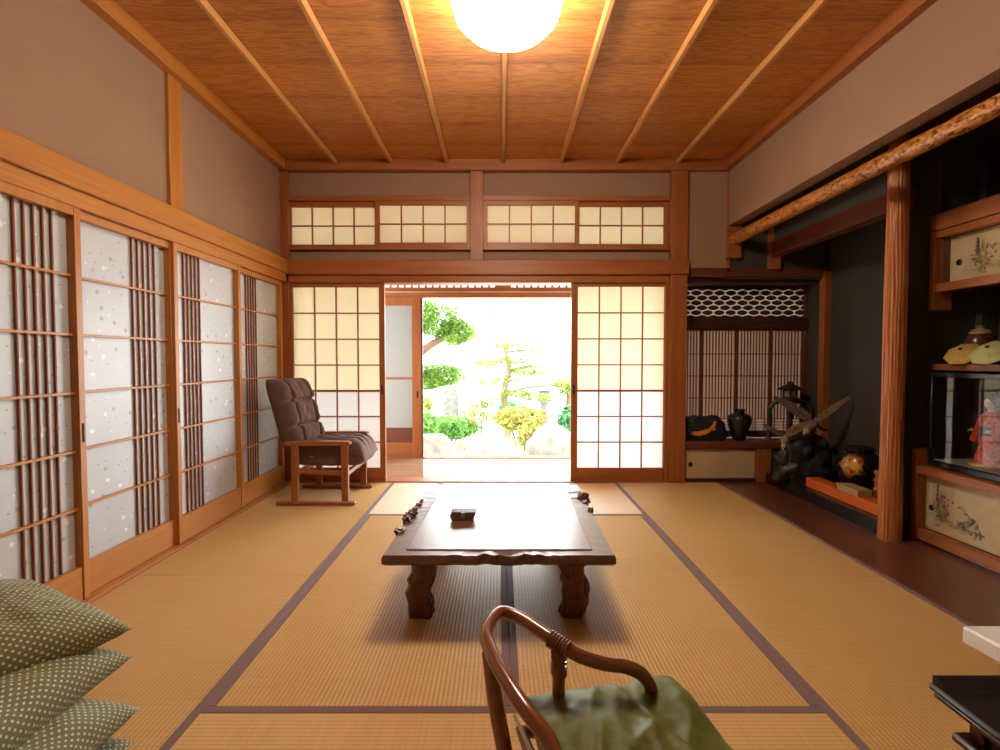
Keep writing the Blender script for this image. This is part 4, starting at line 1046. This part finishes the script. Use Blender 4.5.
XU = 2.605
t = thing('upper_wall_cabinet', 'high hung cabinet with painted landscape doors above the display shelf', 'cabinet', (XU+.2, 2.1, 1.40))
part('top_rail', MB().box(XU, XU+.05, YC0, YC1+.012, 1.862, 1.962, .004), B['Y'], t)
part('door_rail', MB().box(XU+.004, XU+.05, YC0, YC1, 1.815, 1.858, .003), B['Y'], t)
part('bottom_rail', MB().box(XU, XU+.06, YC0, YC1, 1.495, 1.545, .003), B['Y'], t)
part('side_bracket', MB().box(XU-.004, XU+.11, YC1-.032, YC1, 1.39, 1.86, .003), B['Z'], t)
part('carcass', MB().box(XU+.10, 2.99, YC0, YC1-.033, 1.50, 1.95, 0), DKW['Y'], t)
part('stile', MB().box(XU+.02, XU+.10, YC1-.062, YC1-.033, 1.545, 1.815, .002), KD['Z'], t)
painted_door(t, XU+.065, 2.615, YC1-.062, 1.545, 1.815, 5, .17, .42, .018, .14, 1.3)
part('stile', MB().box(XU+.05, XU+.085, 2.59, 2.615, 1.545, 1.815, .002), KD['Z'], t)
painted_door(t, XU+.065, 2.12, 2.59, 1.545, 1.815, 12, .85, .42, .018)
painted_door(t, XU+.08, 1.1, 2.13, 1.545, 1.815, 13, .15, .42, .018)

ZS2 = 1.068
solo('display_shelf', MB().box(2.625, 2.99, YC0, YC1-.002, ZS2-.038, ZS2, .003), B['Y'], 'reddish wooden shelf carrying paper umbrellas and a jar', 'shelf')

# glass case
gx0, gx1, gy0, gy1, gz0, gz1 = 2.575, 2.90, 2.22, YC1-.05, zt+.001, 1.02
t = thing('display_case', 'black framed glass case with a doll inside, on the low cabinet', 'display case', ((gx0+gx1)/2, (gy0+gy1)/2, gz0))
part('base', MB().box(gx0, gx1, gy0, gy1, gz0, gz0+.04, .006, 2), M_black, t)
part('lid', MB().box(gx0, gx1, gy0, gy1, gz1-.03, gz1, .004), M_black, t)
for (a, b_) in ((gx0, gy1-.022), (gx0, gy0), (gx1-.022, gy1-.022), (gx1-.022, gy0)):
    part('corner_post', MB().box(a, a+.022, b_, b_+.022, gz0+.04, gz1-.03, .003), M_black, t)
part('back_panel', MB().box(gx1-.012, gx1-.004, gy0+.022, gy1-.022, gz0+.04, gz1-.03, 0), plain('case_back', (.05,.045,.04), .5), t)
part('floor_cloth', MB().box(gx0+.022, gx1-.014, gy0+.022, gy1-.022, gz0+.04, gz0+.044, .001), plain('pale_silk', (.34,.33,.34), .6), t)
M_glass = glass('case_glass')
part('glass_pane', MB().box(gx0+.009, gx0+.012, gy0+.02, gy1-.02, gz0+.038, gz1-.028, 0), M_glass, t, smooth=False)
part('glass_pane', MB().box(gx0+.02, gx1-.02, gy0+.008, gy0+.011, gz0+.038, gz1-.028, 0), M_glass, t, smooth=False)
# doll
dz = gz0+.0445; dx_, dy_ = 2.70, 2.725
t = thing('kimono_doll', 'small doll in red kimono with black hair inside the glass case', 'doll', (dx_, dy_, dz))
M_kim = plain('red_kimono', (.55,.06,.03), .5, .3, var=.5, vs=60)
M_gold = plain('gold_brocade', (.5,.3,.08), .4, .4, var=.4, vs=80)
M_skin = plain('doll_skin', (.65,.45,.36), .5, .3, var=.03)
M_hair = plain('doll_hair', (.012,.01,.01), .35)
part('pedestal', MB().lathe([(.085, 0), (.09, .006), (.085, .022), (.0, .022)], (dx_, dy_, dz), 28), M_gold, t)
bd = part('kimono', MB().lathe([(.072, .022), (.066, .05), (.05, .11), (.042, .17), (.044, .22), (.05, .26), (.046, .285), (.02, .305), (.012, .31)], (dx_, dy_, dz), 28, .85, 1.0), M_kim, t)
part('sash', MB().lathe([(.044, .175), (.047, .18), (.048, .22), (.045, .226)], (dx_, dy_, dz), 28, .88, 1.03), M_hair, t)
for s in (-1, 1):
    part('sleeve', MB().hexa([(dx_-.05, dy_+s*.035, dz+.13), (dx_+.0, dy_+s*.05, dz+.12), (dx_+.01, dy_+s*.085, dz+.13), (dx_-.05, dy_+s*.075, dz+.14), (dx_-.015, dy_+s*.03, dz+.285), (dx_+.015, dy_+s*.035, dz+.285), (dx_+.015, dy_+s*.05, dz+.27), (dx_-.02, dy_+s*.055, dz+.27)], .006), M_kim, t)
    hnd = MB().blob((dx_-.055, dy_+s*.05, dz+.20), (.012,.008,.010), 2)
    for f in range(4): hnd.tube([(dx_-.06, dy_+s*(.044+f*.004), dz+.203), (dx_-.074, dy_+s*(.043+f*.004), dz+.198-f*.001)], .0022, 6)
    hnd.tube([(dx_-.055, dy_+s*.043, dz+.204), (dx_-.062, dy_+s*.036, dz+.208)], .0024, 6)
    part('hand', hnd, M_skin, t)
hd = MB().tube([(dx_, dy_, dz+.295), (dx_-.002, dy_, dz+.335)], [.013,.012], 12).blob((dx_-.003, dy_, dz+.352), (.028,.024,.033), 3).blob((dx_-.031, dy_, dz+.348), (.004,.004,.006), 2)
hd = part('head', hd, M_skin, t)
part('eyes', MB().blob((dx_-.0285, dy_-.009, dz+.355), (.002,.004,.0022), 1).blob((dx_-.0285, dy_+.009, dz+.355), (.002,.004,.0022), 1), M_hair, hd)
part('mouth', MB().blob((dx_-.0285, dy_, dz+.335), (.002,.0045,.002), 1), M_kim, hd)
part('hair', MB().blob((dx_+.008, dy_, dz+.363), (.032,.033,.034), 3).blob((dx_+.005, dy_, dz+.40), (.017,.022,.016), 2).blob((dx_+.03, dy_, dz+.345), (.02,.02,.024), 2), M_hair, hd)

# paper umbrellas on the shelf
def umbrella(px, py, Yc, r_, m, rot, label):
    c = atY(px, py, Yc)
    t = thing('paper_umbrella', label, 'umbrella', (c.x, c.y, ZS2), 'paper umbrellas on the display shelf')
    mb = MB(); bm = mb.bm; n = 8
    tip = bm.verts.new((0,0,.42*r_)); rim = [bm.verts.new((r_*math.cos(2*PI*i/n), r_*math.sin(2*PI*i/n), 0)) for i in range(n)]
    mid = [bm.verts.new((.55*r_*math.cos(2*PI*i/n), .55*r_*math.sin(2*PI*i/n), .26*r_)) for i in range(n)]
    ins = bm.verts.new((0,0,.38*r_)); rim2 = rim
    for i in range(n):
        bm.faces.new((tip, mid[i], mid[(i+1)%n])); bm.faces.new((mid[i], rim[i], rim[(i+1)%n], mid[(i+1)%n])); bm.faces.new((ins, rim[(i+1)%n], rim[i]))
    rotm = Matrix.Rotation(rot[2], 3, 'Z') @ Matrix.Rotation(rot[1], 3, 'Y') @ Matrix.Rotation(rot[0], 3, 'Z')
    ft = MB().lathe([(.009, .40*r_), (.010, .44*r_), (.006, .47*r_), (0, .47*r_)], (0,0,0), 12)
    hd_ = MB().tube([(0,0,.38*r_), (0,0,-.12*r_)], .0035, 8)
    zmin = 1e9
    for M_ in (mb, ft, hd_): bmesh.ops.rotate(M_.bm, verts=M_.bm.verts[:], cent=(0,0,0), matrix=rotm)
    zmin = min(min(v.co.z for v in M_.bm.verts) for M_ in (mb, hd_))
    for M_ in (mb, ft, hd_): bmesh.ops.translate(M_.bm, verts=M_.bm.verts[:], vec=(c.x, c.y, ZS2 + .001 - zmin))
    part('paper_canopy', mb, m, t, smooth=False); part('tip_cap', ft, M_black, t); part('handle', hd_, DKW['Z'], t)
umbrella(963, 355, 2.84, .090, plain('yellow_paper', (.52,.36,.09), .6, .3, var=.1), (.4, R(-44), R(20)), 'yellow paper umbrella lying open at left on the display shelf')
umbrella(991, 354, 2.64, .096, plain('pale_green_paper', (.42,.43,.19), .6, .3, var=.1), (.3, R(-44), R(14)), 'pale green paper umbrella lying open at the right picture edge')
# jar on the shelf
jc = atY(980, 340, 2.92)
t = thing('lidded_jar', 'brown glazed jar with pale lid behind the paper umbrellas', 'jar', (jc.x, jc.y, ZS2))
part('body', MB().lathe([(.04, .0), (.054, .005), (.07, .06), (.076, .10), (.074, .135), (.062, .165), (.045, .18), (.04, .182)], (jc.x, jc.y, ZS2+.001), 36), plain('brown_glaze', (.10,.04,.025), .25, .5, var=.5, vs=9), t)
part('lid', MB().lathe([(.050, .174), (.051, .185), (.038, .20), (.016, .206), (.012, .212), (.02, .217), (.022, .223), (0, .226)], (jc.x, jc.y, ZS2+.001), 32), plain('pale_glaze', (.36,.29,.16), .3, .5, var=.3, vs=20), t)
jc2 = Vector((2.80, 2.62, 0))
solo('blue_jar', MB().lathe([(.05, .0), (.07, .01), (.085, .07), (.08, .12), (.05, .16), (.04, .19), (.046, .2), (0, .2)], (jc2.x, jc2.y, ZS2+.001), 32), plain('blue_glaze', (.09,.12,.15), .3, .5, var=.3, vs=12), 'bluish glazed jar half hidden at the right edge of the shelf', 'jar')

# ------------------------------------------------------------------ alcove ornaments
zp = .0875
# orange board with box
solo('orange_box', MB().box(2.425, 2.53, 3.14, 3.91, zp, .163, .003), plain('orange_lacquer', (.62,.13,.018), .4, .4, var=.06, vs=8), 'long bright orange box lying along the black alcove edge', 'box')
bx = MB().box(2.418, 2.515, 3.33, 3.54, .164, .205, .003)
t = thing('wooden_box', 'small pale wooden box sitting on the long orange box', 'box', (2.466, 3.43, .164))
M_pale = wood('pale_paulownia', (.36,.25,.10), (.46,.34,.15), 'Y', .6)
part('body', MB().box(2.418, 2.515, 3.33, 3.54, .164, .196, .002), M_pale, t)
part('lid', MB().box(2.415, 2.518, 3.327, 3.543, .1965, .209, .002), M_pale, t)
# dark jar with gold motif
jc = atY(859, 470, 3.72); jx, jy = jc.x, 3.72
solo('jar_stand', MB().lathe([(.13, 0), (.14, .008), (.14, .022), (.12, .03), (0, .03)], (jx, jy, zp), 32), DKW['X'], 'low round dark stand under the gold flowered jar', 'stand')
def jarmat():
    m, nt, b = mat('black_gold_lacquer')
    tc = nt.nodes.new('ShaderNodeTexCoord'); v = tc.outputs['Object']
    dv = nt.nodes.new('ShaderNodeVectorMath'); dv.operation = 'DISTANCE'; L(nt, v, dv.inputs[0]); dv.inputs[1].default_value = (-.105, -.07, .19)
    n = N(nt, 'ShaderNodeTexNoise', Scale=28.0, Detail=4.0); L(nt, v, n.inputs['Vector'])
    d = mth(nt, 'ADD', dv.outputs['Value'], mth(nt, 'MULTIPLY', mth(nt, 'SUBTRACT', n.outputs['Fac'], .5), .12))
    mk = nt.nodes.new('ShaderNodeMapRange'); mk.inputs['From Min'].default_value = .085; mk.inputs['From Max'].default_value = .06; L(nt, d, mk.inputs['Value'])
    g = ramp(nt, n.outputs['Fac'], [(.38, (.30,.05,.015)), (.5, (.5,.22,.03)), (.62, (.6,.36,.07))])
    mx = nt.nodes.new('ShaderNodeMix'); mx.data_type = 'RGBA'; L(nt, mk.outputs[0], mx.inputs['Factor']); mx.inputs['A'].default_value = (.014,.011,.011,1); L(nt, g, mx.inputs['B'])
    L(nt, mx.outputs['Result'], b.inputs['Base Color']); b.inputs['Roughness'].default_value = .2; return m
t = thing('flower_jar', 'round black jar with golden flower motif in the alcove', 'jar', (jx, jy, zp+.031))
part('body', MB().lathe([(.075, 0), (.085, .006), (.12, .06), (.143, .13), (.145, .19), (.128, .245), (.09, .28), (.085, .29)], (jx, jy, zp+.031), 44), jarmat(), t, angle=80)
part('rim', MB().lathe([(.085, .285), (.098, .295), (.1, .31), (.088, .318), (.07, .31), (.0, .30)], (jx, jy, zp+.031), 40), M_black, t)
# driftwood behind the column
dc_ = atY(885, 492, 3.28)
dw = MB()
dw.tube(smooth_path([Vector((2.60,3.39,zp)), Vector((2.595,3.38,.16)), Vector((2.59,3.38,.24)), Vector((2.58,3.37,.33))], 5), [.03-.0012*i for i in range(16)], 10)
for (z_, r_) in ((.14,.025),(.2,.02),(.27,.022),(.32,.016)): dw.blob((2.582, 3.375, z_), (r_,r_,r_*1.1), 3, .5, 50, int(z_*100))
solo('driftwood_ornament', dw, M_col, 'knobbly reddish driftwood piece peeking out behind the ribbed column', 'ornament')

# eagles on rock
rx, ry = xY(806, 4.08), 4.10
t = thing('bird_sculpture', 'dark rock sculpture with two spread-winged birds in the alcove', 'sculpture', (rx, ry, zp))
rk = MB().blob((rx+.02, ry, zp+.17), (.20, .125, .215), 4, .38, 7, 3)
for i, (a, b_, c_, r_) in enumerate(((-.13,-.03,.09,.11),(.16,.0,.14,.12),(.05,-.07,.1,.12),(-.05,-.05,.24,.10),(.1,-.02,.30,.09),(-.16,-.02,.2,.07),(.0,0,.08,.14),(-.2,-.03,.05,.07))):
    rk.blob((rx+a, ry+b_, zp+c_), (r_, r_*.8, r_*.9), 3, .45, 14, i+5)
for v in rk.bm.verts: v.co.z = max(v.co.z, zp+.001)
part('rock', rk, M_blackm, t)
M_feather = plain('bronze_feather', (.28,.19,.12), .5, .4, var=.45, vs=70)
M_wingd = plain('dark_feather', (.15,.115,.085), .5, .4, var=.4, vs=70)
M_beak = plain('gilded_head', (.42,.30,.18), .4, .5, var=.4, vs=60)
def wing(root, tip, droop, chord, n=11):
    # root->tip leading edge; feathers hang along 'droop'
    mb = MB(); root, tip = Vector(root), Vector(tip); ax = tip-root; dr = Vector(droop).normalized()
    nrm = ax.cross(dr).normalized()
    mb.tube(smooth_path([root, root+ax*.5+dr*-.012, tip], 5), [.016-.0011*i for i in range(11)], 8)
    for i in range(n):
        f = i/(n-1); p = root + ax*(.05+.93*f)
        dirv = (dr*(1-.55*f) + ax.normalized()*(.25+.85*f)).normalized()
        Lf = chord*(.85 + .35*math.sin(PI*f*.9)); w = .014
        side = dirv.cross(nrm).normalized()
        o = nrm*(.0015*(i % 2))
        pts = [p - side*w*.6 + o, p + dirv*Lf*.7 - side*w + o, p + dirv*Lf + o, p + dirv*Lf*.7 + side*w + o, p + side*w*.6 + o]
        mb.prism(pts, nrm*.003)
    for i in range(9):
        f = i/8; p = root + ax*(.08+.75*f) + nrm*.003
        dirv = (dr*.9 + ax.normalized()*.5).normalized(); side = dirv.cross(nrm).normalized()
        pts = [p - side*.012, p + dirv*chord*.4 - side*.014, p + dirv*chord*.5, p + dirv*chord*.4 + side*.014, p + side*.012]
        mb.prism(pts, nrm*.004)
    return mb
def bird(center, lt, rt, head, tail, chord, droop, s):
    c = Vector(center)
    path = smooth_path([Vector(tail)*.45 + c*.55, c, c*.45 + Vector(head)*.55, Vector(head)], 4)
    n = len(path); rr_ = [s*(.016 + .022*math.sin(PI*min(1, (i+1)/n*1.05))**1.0) for i in range(n)]
    b_ = MB().tube(path, rr_, 14)
    part('body', b_, M_feather, t)
    hd_ = MB().blob(head, (s*.024, s*.024, s*.022), 3)
    dh = (Vector(head)-c).normalized()
    hd_.tube([Vector(head)+dh*s*.015, Vector(head)+dh*s*.04+Vector((0,0,-.004)), Vector(head)+dh*s*.048+Vector((0,0,-.016))], [s*.010, s*.007, s*.002], 8)
    part('head', hd_, M_beak, t)
    part('wing', wing(c + Vector((-.012,0,.01)), lt, droop, chord[0]), M_wingd, t, smooth=False)
    part('wing', wing(c + Vector((.012,0,.01)), rt, (-droop[0], droop[1], droop[2]), chord[1]), M_feather, t, smooth=False)
    tl = MB(); tv = (Vector(tail)-c)
    for i in range(5):
        a = (i-2)*.16; dv = (tv.normalized() + Vector((0,0,1)).cross(tv.normalized())*a).normalized(); sd = Vector((0,0,1)).cross(dv).normalized()
        p = c + tv*.4; tl.prism([p - sd*.008, p + dv*tv.length*.7 - sd*.012, p + dv*tv.length*.75 + sd*.0, p + dv*tv.length*.7 + sd*.012, p + sd*.008], (0,0,.003))
    part('tail', tl, M_wingd, t, smooth=False)
Ye = 4.02
bird(atY(813, 424, Ye), atY(780.5, 403, Ye+.02), atY(846, 401, Ye-.02), atY(806, 431, Ye-.09), atY(824, 430, Ye+.12), (.085, .05), (.3, .15, .9), 1.0)
for s in (-1, 1):
    lg_ = atY(813+s*5, 428, Ye-.01)
    part('leg', MB().tube([lg_, lg_ + Vector((s*.004,-.01,-.05))], [.008,.005], 8), M_beak, t)
bird(atY(785.5, 437.5, 3.96), atY(764.5, 425.5, 3.98), atY(806, 426, 3.97), atY(783.5, 446, 3.90), atY(788, 440, 4.05), (.022, .06), (.2, .1, .6), .7)
# rock perch links second bird
# black tray
solo('display_board', MB().box(2.43, 2.86, 3.80 if False else 3.925, 4.36, zp-.0005, zp+.0005, 0), M_black, 'thin black display board under the bird rock', 'board') if False else None

# lantern on sill shelf
lc = atY(789, 420, 4.53); lx2, ly2 = lc.x, 4.52
t = thing('garden_lantern', 'black metal lantern ornament with tiled roof on the sill, behind the birds', 'lantern', (lx2, ly2, ZSH))
zb = ZSH+.001
roofz = zY(389.5, 4.52)
prof = [(.125, 0), (.11, .012), (.07, .032), (.035, .05), (.026, .056), (.03, .062), (.022, .072), (0, .076)]
part('roof', MB().lathe([(0.0, .004), (.10, .0)] + prof, (lx2, ly2, roofz), 6), M_blackm, t, smooth=False)
cz0 = roofz - .075
ch = MB()
for i in range(6):
    a = 2*PI*i/6; p = Vector((lx2+.06*math.cos(a), ly2+.06*math.sin(a), cz0)); ch.tube([p, p+Vector((0,0,.078))], .008, 6)
ch.lathe([(.066, cz0-.0), (.066, cz0+.014)], (lx2, ly2, 0), 6)
ch.lathe([(.062, cz0+.066), (.062, cz0+.078)], (lx2, ly2, 0), 6)
part('light_chamber', ch, M_blackm, t, smooth=False)
part('paper_pane', MB().lathe([(.05, cz0+.012), (.05, cz0+.068)], (lx2, ly2, 0), 6), plain('amber_pane', (.35,.24,.12), .5, var=.2), t, smooth=False)
part('chamber_table', MB().lathe([(.05, cz0-.05), (.11, cz0-.04), (.115, cz0-.02), (.07, cz0), (0, cz0)], (lx2, ly2, 0), 24), M_blackm, t)
for i in range(4):
    a = PI/4 + i*PI/2 + .35
    pth = [Vector((lx2+r_*math.cos(a), ly2+r_*.75*math.sin(a), z_)) for r_, z_ in ((.06, cz0-.03), (.13, cz0-.05), (.17, cz0-.11), (.165, cz0-.19), (.175, zb+.012), (.178, zb))]
    part('leg', MB().tube(smooth_path(pth, 4), .022, 8), M_blackm, t)

# stone with carved fish
sc0 = atY(704, 441, 4.47)
t = thing('fish_stone', 'dark stone with an orange fish relief on the sill by the tall post', 'stone ornament', (sc0.x, 4.50, ZSH))
st = MB().blob((k(705)*1.01, 4.50, ZSH+.09), (.225, .07, .125), 4, .16, 9, 6, None, 3.2)
for v in st.bm.verts: v.co.z = max(v.co.z, ZSH+.001); v.co.y = max(v.co.y, YB+.03); v.co.y = min(v.co.y, YS-.02)
part('rock', st, plain('black_stone', (.02,.02,.02), .55, .4, var=.5, vs=25, bmp=.6), t)
fm = MB(); prof_f = [(692,434.6),(693,432.2),(698,431.6),(704,430.6),(710,428.4),(713.5,425),(714.5,422),(716.4,421.6),(716,425.5),(714.8,427.2),(716,430.2),(712,430.4),(706,434.5),(700,435.6),(695,435.6)]
Yf = YB + .012
fpts = [atY(a, b_, Yf) for a, b_ in prof_f]
fm.prism(fpts, (0, .035, 0))
part('fish_relief', fm, plain('orange_koi', (.62,.25,.05), .5, .4, var=.25, vs=40), t, smooth=False, label='orange carved fish')
# vase
vc = atY(740, 440, 4.47); vx, vy = vc.x, 4.49
t = thing('black_vase', 'glossy black shouldered vase on the sill shelf', 'vase', (vx, vy, ZSH))
vm = plain('black_glaze', (.013,.014,.014), .16, .6, var=.4, vs=120, bmp=.4)
part('body', MB().lathe([(.05, .001), (.055, .005), (.075, .07), (.098, .14), (.104, .19), (.095, .222), (.065, .24), (.045, .246)], (vx, vy, ZSH), 40), vm, t, angle=80)
part('neck', MB().lathe([(.045, .244), (.043, .26), (.048, .272), (.053, .278), (.047, .28), (.038, .268), (0, .262)], (vx, vy, ZSH), 36), vm, t, angle=80)

# ------------------------------------------------------------------ garden
ZG = -.45
struct('ground', MB().box(-30, 30, 5.56, 60, ZG-.2, ZG, 0), M_ground, 'pale bright garden ground outside', 'ground')
def rock(px, py, Y, rx_, rz_, seed, label):
    c = atY(px, py, Y)
    mb = MB().blob((c.x, Y, c.z), (rx_, rx_*.7, rz_), 4, .3, 2.2, seed, None, 2.8)
    for v in mb.bm.verts: v.co.z = max(v.co.z, ZG)
    solo('garden_rock', mb, M_rock, label, 'rock', 'garden rocks')
rock(431, 452, 7.4, .34, .30, 3, 'pale garden rock at the lower left of the doorway view')
rock(553, 450, 7.95, .42, .34, 8, 'mossy garden rock at the lower right of the doorway view')
def to_ground(mb):
    return mb
def tree(name, label, cat, base, trunk, pads, mats, size, tm=M_bark, group=None, asp=.28, flat=.5, shell=.5):
    t = thing(name, label, cat, base, group)
    mb = MB()
    for pth, r0, r1 in trunk:
        P = smooth_path([Vector(p) for p in pth], 5); n = len(P)
        mb.tube(P, [r0 + (r1-r0)*i/(n-1) for i in range(n)], 8)
    part('trunk', mb, tm, t)
    for i, (c, rad, n) in enumerate(pads):
        part('foliage_pad', MB().leaves(c, rad, n, size, i*7+3, shell, flat, 3, asp), mats, t, smooth=False)
    return t
Yp = 7.4
A = lambda px, py, Y=Yp: atY(px, py, Y)
b0 = A(380, 470); b0.z = ZG
tree('pine_tree', 'dark green pine with cloud pruned pads at the left of the doorway', 'tree', b0,
     [([b0, A(385,420), A(400,372), A(425,349), A(442,338), A(450,325)], .10, .035), ([A(400,372), A(405,345), A(430,325)], .05, .02), ([A(392,400), A(410,390), A(440,378)], .045, .02), ([A(442,338), A(455,330), A(466,327)], .03, .012)],
     [(A(437,320), (.42,.34,.28), 4200), (A(457,332), (.28,.28,.22), 2400), (A(420,312), (.3,.3,.26), 2200), (A(440,375), (.38,.32,.19), 3600), (A(425,380), (.3,.3,.16), 2200)], LV['pine'], .030)
Yn = 9.5
b1 = A(507, 470, Yn); b1.z = ZG
D = lambda px, py: atY(px, py, Yn)
tree('garden_pine', 'clipped pine with tiered pads in the middle of the garden view', 'tree', b1,
     [([b1, D(508,425), D(504,395), D(509,370), D(506,350), D(505,345)], .075, .045), ([D(509,372), D(530,366), D(550,369)], .04, .02), ([D(506,358), D(488,362)], .035, .02), ([D(506,352), D(525,350)], .03, .015), ([D(505,395), D(525,388), D(545,386)], .03, .015)],
     [(D(506,344), (.38,.3,.09), 700), (D(529,350), (.26,.22,.09), 420), (D(488,363), (.34,.25,.07), 500), (D(514,361), (.34,.25,.07), 520), (D(524,371), (.3,.25,.10), 600), (D(543,373), (.3,.25,.05), 350), (D(487,382), (.26,.22,.07), 350), (D(509,379), (.3,.2,.06), 350), (D(516,393), (.36,.25,.08), 600), (D(497,398), (.3,.25,.08), 350), (D(535,397), (.35,.25,.08), 500)], LV['niwaki'], .034, M_bark3)
b2 = atY(470, 470, 12.0); b2.z = ZG
E = lambda px, py: atY(px, py, 12.0)
tree('maple_tree', 'pale bare branched reddish tree far back in the garden', 'tree', b2,
     [([b2, E(468,400), E(464,360), E(474,335), E(488,318), E(496,306)], .06, .02), ([E(464,360), E(450,340), E(440,330)], .04, .015), ([E(470,342), E(478,352), E(484,360)], .03, .012)],
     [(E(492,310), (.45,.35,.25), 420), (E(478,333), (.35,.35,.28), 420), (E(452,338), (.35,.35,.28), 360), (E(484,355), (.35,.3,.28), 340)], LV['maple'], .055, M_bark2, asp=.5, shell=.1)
b3 = atY(572, 470, 9.2); b3.z = ZG
G_ = lambda px, py: atY(px, py, 9.2)
tree('leaning_tree', 'small tree with bluish green lower leaves beside the right screen', 'tree', b3,
     [([b3, G_(570,430), G_(568,405), G_(569,388), G_(562,382)], .06, .03), ([G_(569,392), G_(560,384), G_(553,386)], .03, .015)],
     [(G_(563,383), (.26,.22,.10), 420), (G_(570,390), (.22,.2,.12), 300), (G_(578,386), (.3,.2,.12), 300)], LV['niwaki'], .045)
def shrub(px, py, Y, rad, n, key, size, label, asp=.5, flower=None, group='garden shrubs', shell=.6):
    c = atY(px, py, Y)
    t = thing('garden_shrub', label, 'shrub', (c.x, Y, ZG), group)
    st = MB()
    for i in range(5):
        a = i*1.3; st.tube([Vector((c.x+.05*math.cos(a), Y+.05*math.sin(a), ZG)), Vector((c.x+rad[0]*.5*math.cos(a), Y+rad[1]*.5*math.sin(a), c.z))], [.015, .008], 6)
    part('stem', st, M_bark, t)
    part('foliage', MB().leaves(c, rad, n, size, int(px+py), shell, .4, 3, asp), LV[key], t, smooth=False)
    if flower:
        fl = MB(); rn = random.Random(int(px))
        for i in range(flower[1]):
            a = rn.uniform(0, 2*PI); e = rn.uniform(.1, 1.0)
            p = c + Vector((rad[0]*.9*math.cos(a), -rad[1]*abs(math.sin(e)), rad[2]*.95*math.sin(e)))
            fl.blob(p, (.03,.03,.025), 1, .3, 30, i)
        part('flower', fl, flower[0], t)
shrub(449, 427, 8.7, (.54,.35,.20), 3400, 'lush', .036, 'leafy green shrub with red flowers above the left garden rock', .55, (M_flower, 7))
shrub(426, 427, 8.0, (.20,.22,.24), 1500, 'lush', .034, 'dense dark green shrub against the outer door edge', .55)
shrub(519, 418, 8.9, (.50,.4,.22), 2400, 'azalea', .035, 'rounded ochre green azalea bush in the middle right of the garden', .6, (M_flower, 5))
shrub(530, 436, 8.3, (.24,.22,.26), 900, 'azalea', .035, 'smaller azalea clump sloping down beside the right garden rock', .6)
shrub(507, 407, 10.3, (.2,.2,.14), 500, 'blue', .04, 'small deep green bush behind the ochre azalea', .5)
shrub(570, 420, 8.75, (.22,.2,.26), 800, 'blue', .05, 'bluish green shrub partly hidden by the right paper screen', .55)
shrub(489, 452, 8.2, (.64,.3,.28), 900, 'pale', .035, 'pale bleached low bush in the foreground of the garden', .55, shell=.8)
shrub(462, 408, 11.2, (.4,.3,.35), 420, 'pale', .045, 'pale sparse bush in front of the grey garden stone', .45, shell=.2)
shrub(480, 410, 9.8, (.36,.3,.34), 420, 'niwaki', .045, 'sparse yellow green bush left of the azalea', .45, shell=.2)
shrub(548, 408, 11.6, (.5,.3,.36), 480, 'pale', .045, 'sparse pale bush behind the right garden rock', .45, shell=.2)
shrub(424, 404, 9.8, (.18,.2,.16), 300, 'niwaki', .045, 'small bright bush by the outer door under the pine', .5)
# stone post
c = atY(450, 402, 9.7)
t = thing('stone_pillar', 'grey standing stone pillar in the garden under the left pine', 'stone pillar', (c.x, 9.7, ZG))
part('shaft', MB().box(c.x-.15, c.x+.17, 9.55, 9.85, ZG, c.z+.28, .03, 2), M_stone, t)
part('footing', MB().box(c.x-.22, c.x+.24, 9.47, 9.93, ZG, ZG+.12, .03, 2), M_stone, t)
c = atY(545, 400, 10.5)
t = thing('stone_lantern', 'pale grey stone lantern far back right of the tiered pine', 'stone lantern', (c.x, 10.5, ZG))
part('post', MB().lathe([(.22, ZG), (.24, ZG+.1), (.12, ZG+.2), (.11, c.z-.05), (.2, c.z)], (c.x, 10.5, 0), 16), M_stone, t)
part('light_box', MB().lathe([(.15, c.z), (.16, c.z+.04), (.15, c.z+.2)], (c.x, 10.5, 0), 6), M_stone, t, smooth=False)
part('roof', MB().lathe([(.1, c.z+.2), (.36, c.z+.22), (.2, c.z+.32), (.07, c.z+.4), (.08, c.z+.45), (0, c.z+.5)], (c.x, 10.5, 0), 6), M_stone, t, smooth=False)
# garden wall far back
struct('wall_garden', MB().box(-12, 12, 16, 16.3, ZG, .9, .02), plain('white_garden_wall', (.78,.77,.73), .8, .2, var=.04), 'white garden wall far behind the trees', 'wall')

# ------------------------------------------------------------------ light
w = bpy.data.worlds.new('World'); sc.world = w; w.use_nodes = True
nt = w.node_tree; bg = nt.nodes['Background']
bg.inputs['Color'].default_value = (.93, .97, 1.0, 1); bg.inputs['Strength'].default_value = 10.0
sd = bpy.data.lights.new('sun', 'SUN'); sd.energy = 12.0; sd.angle = R(2); sd.color = (1, .95, .86)
so = bpy.data.objects.new('sun', sd); C.objects.link(so); so.rotation_euler = (R(-38), 0, R(150) - PI)
so.rotation_euler = Vector((.35, -.62, -.95)).to_track_quat('-Z', 'Y').to_euler()

vs = sc.view_settings
sc.display_settings.display_device = 'sRGB'
vs.view_transform = 'Standard'; vs.look = 'None'; vs.gamma = 1.0; vs.exposure = 0.27; vs.use_curve_mapping = False
sc.cycles.use_denoising = True
sc.cycles.max_bounces = 10; sc.cycles.diffuse_bounces = 6; sc.cycles.glossy_bounces = 5; sc.cycles.transparent_max_bounces = 12
sc.cycles.sample_clamp_indirect = 12.0; sc.cycles.caustics_reflective = False; sc.cycles.caustics_refractive = False
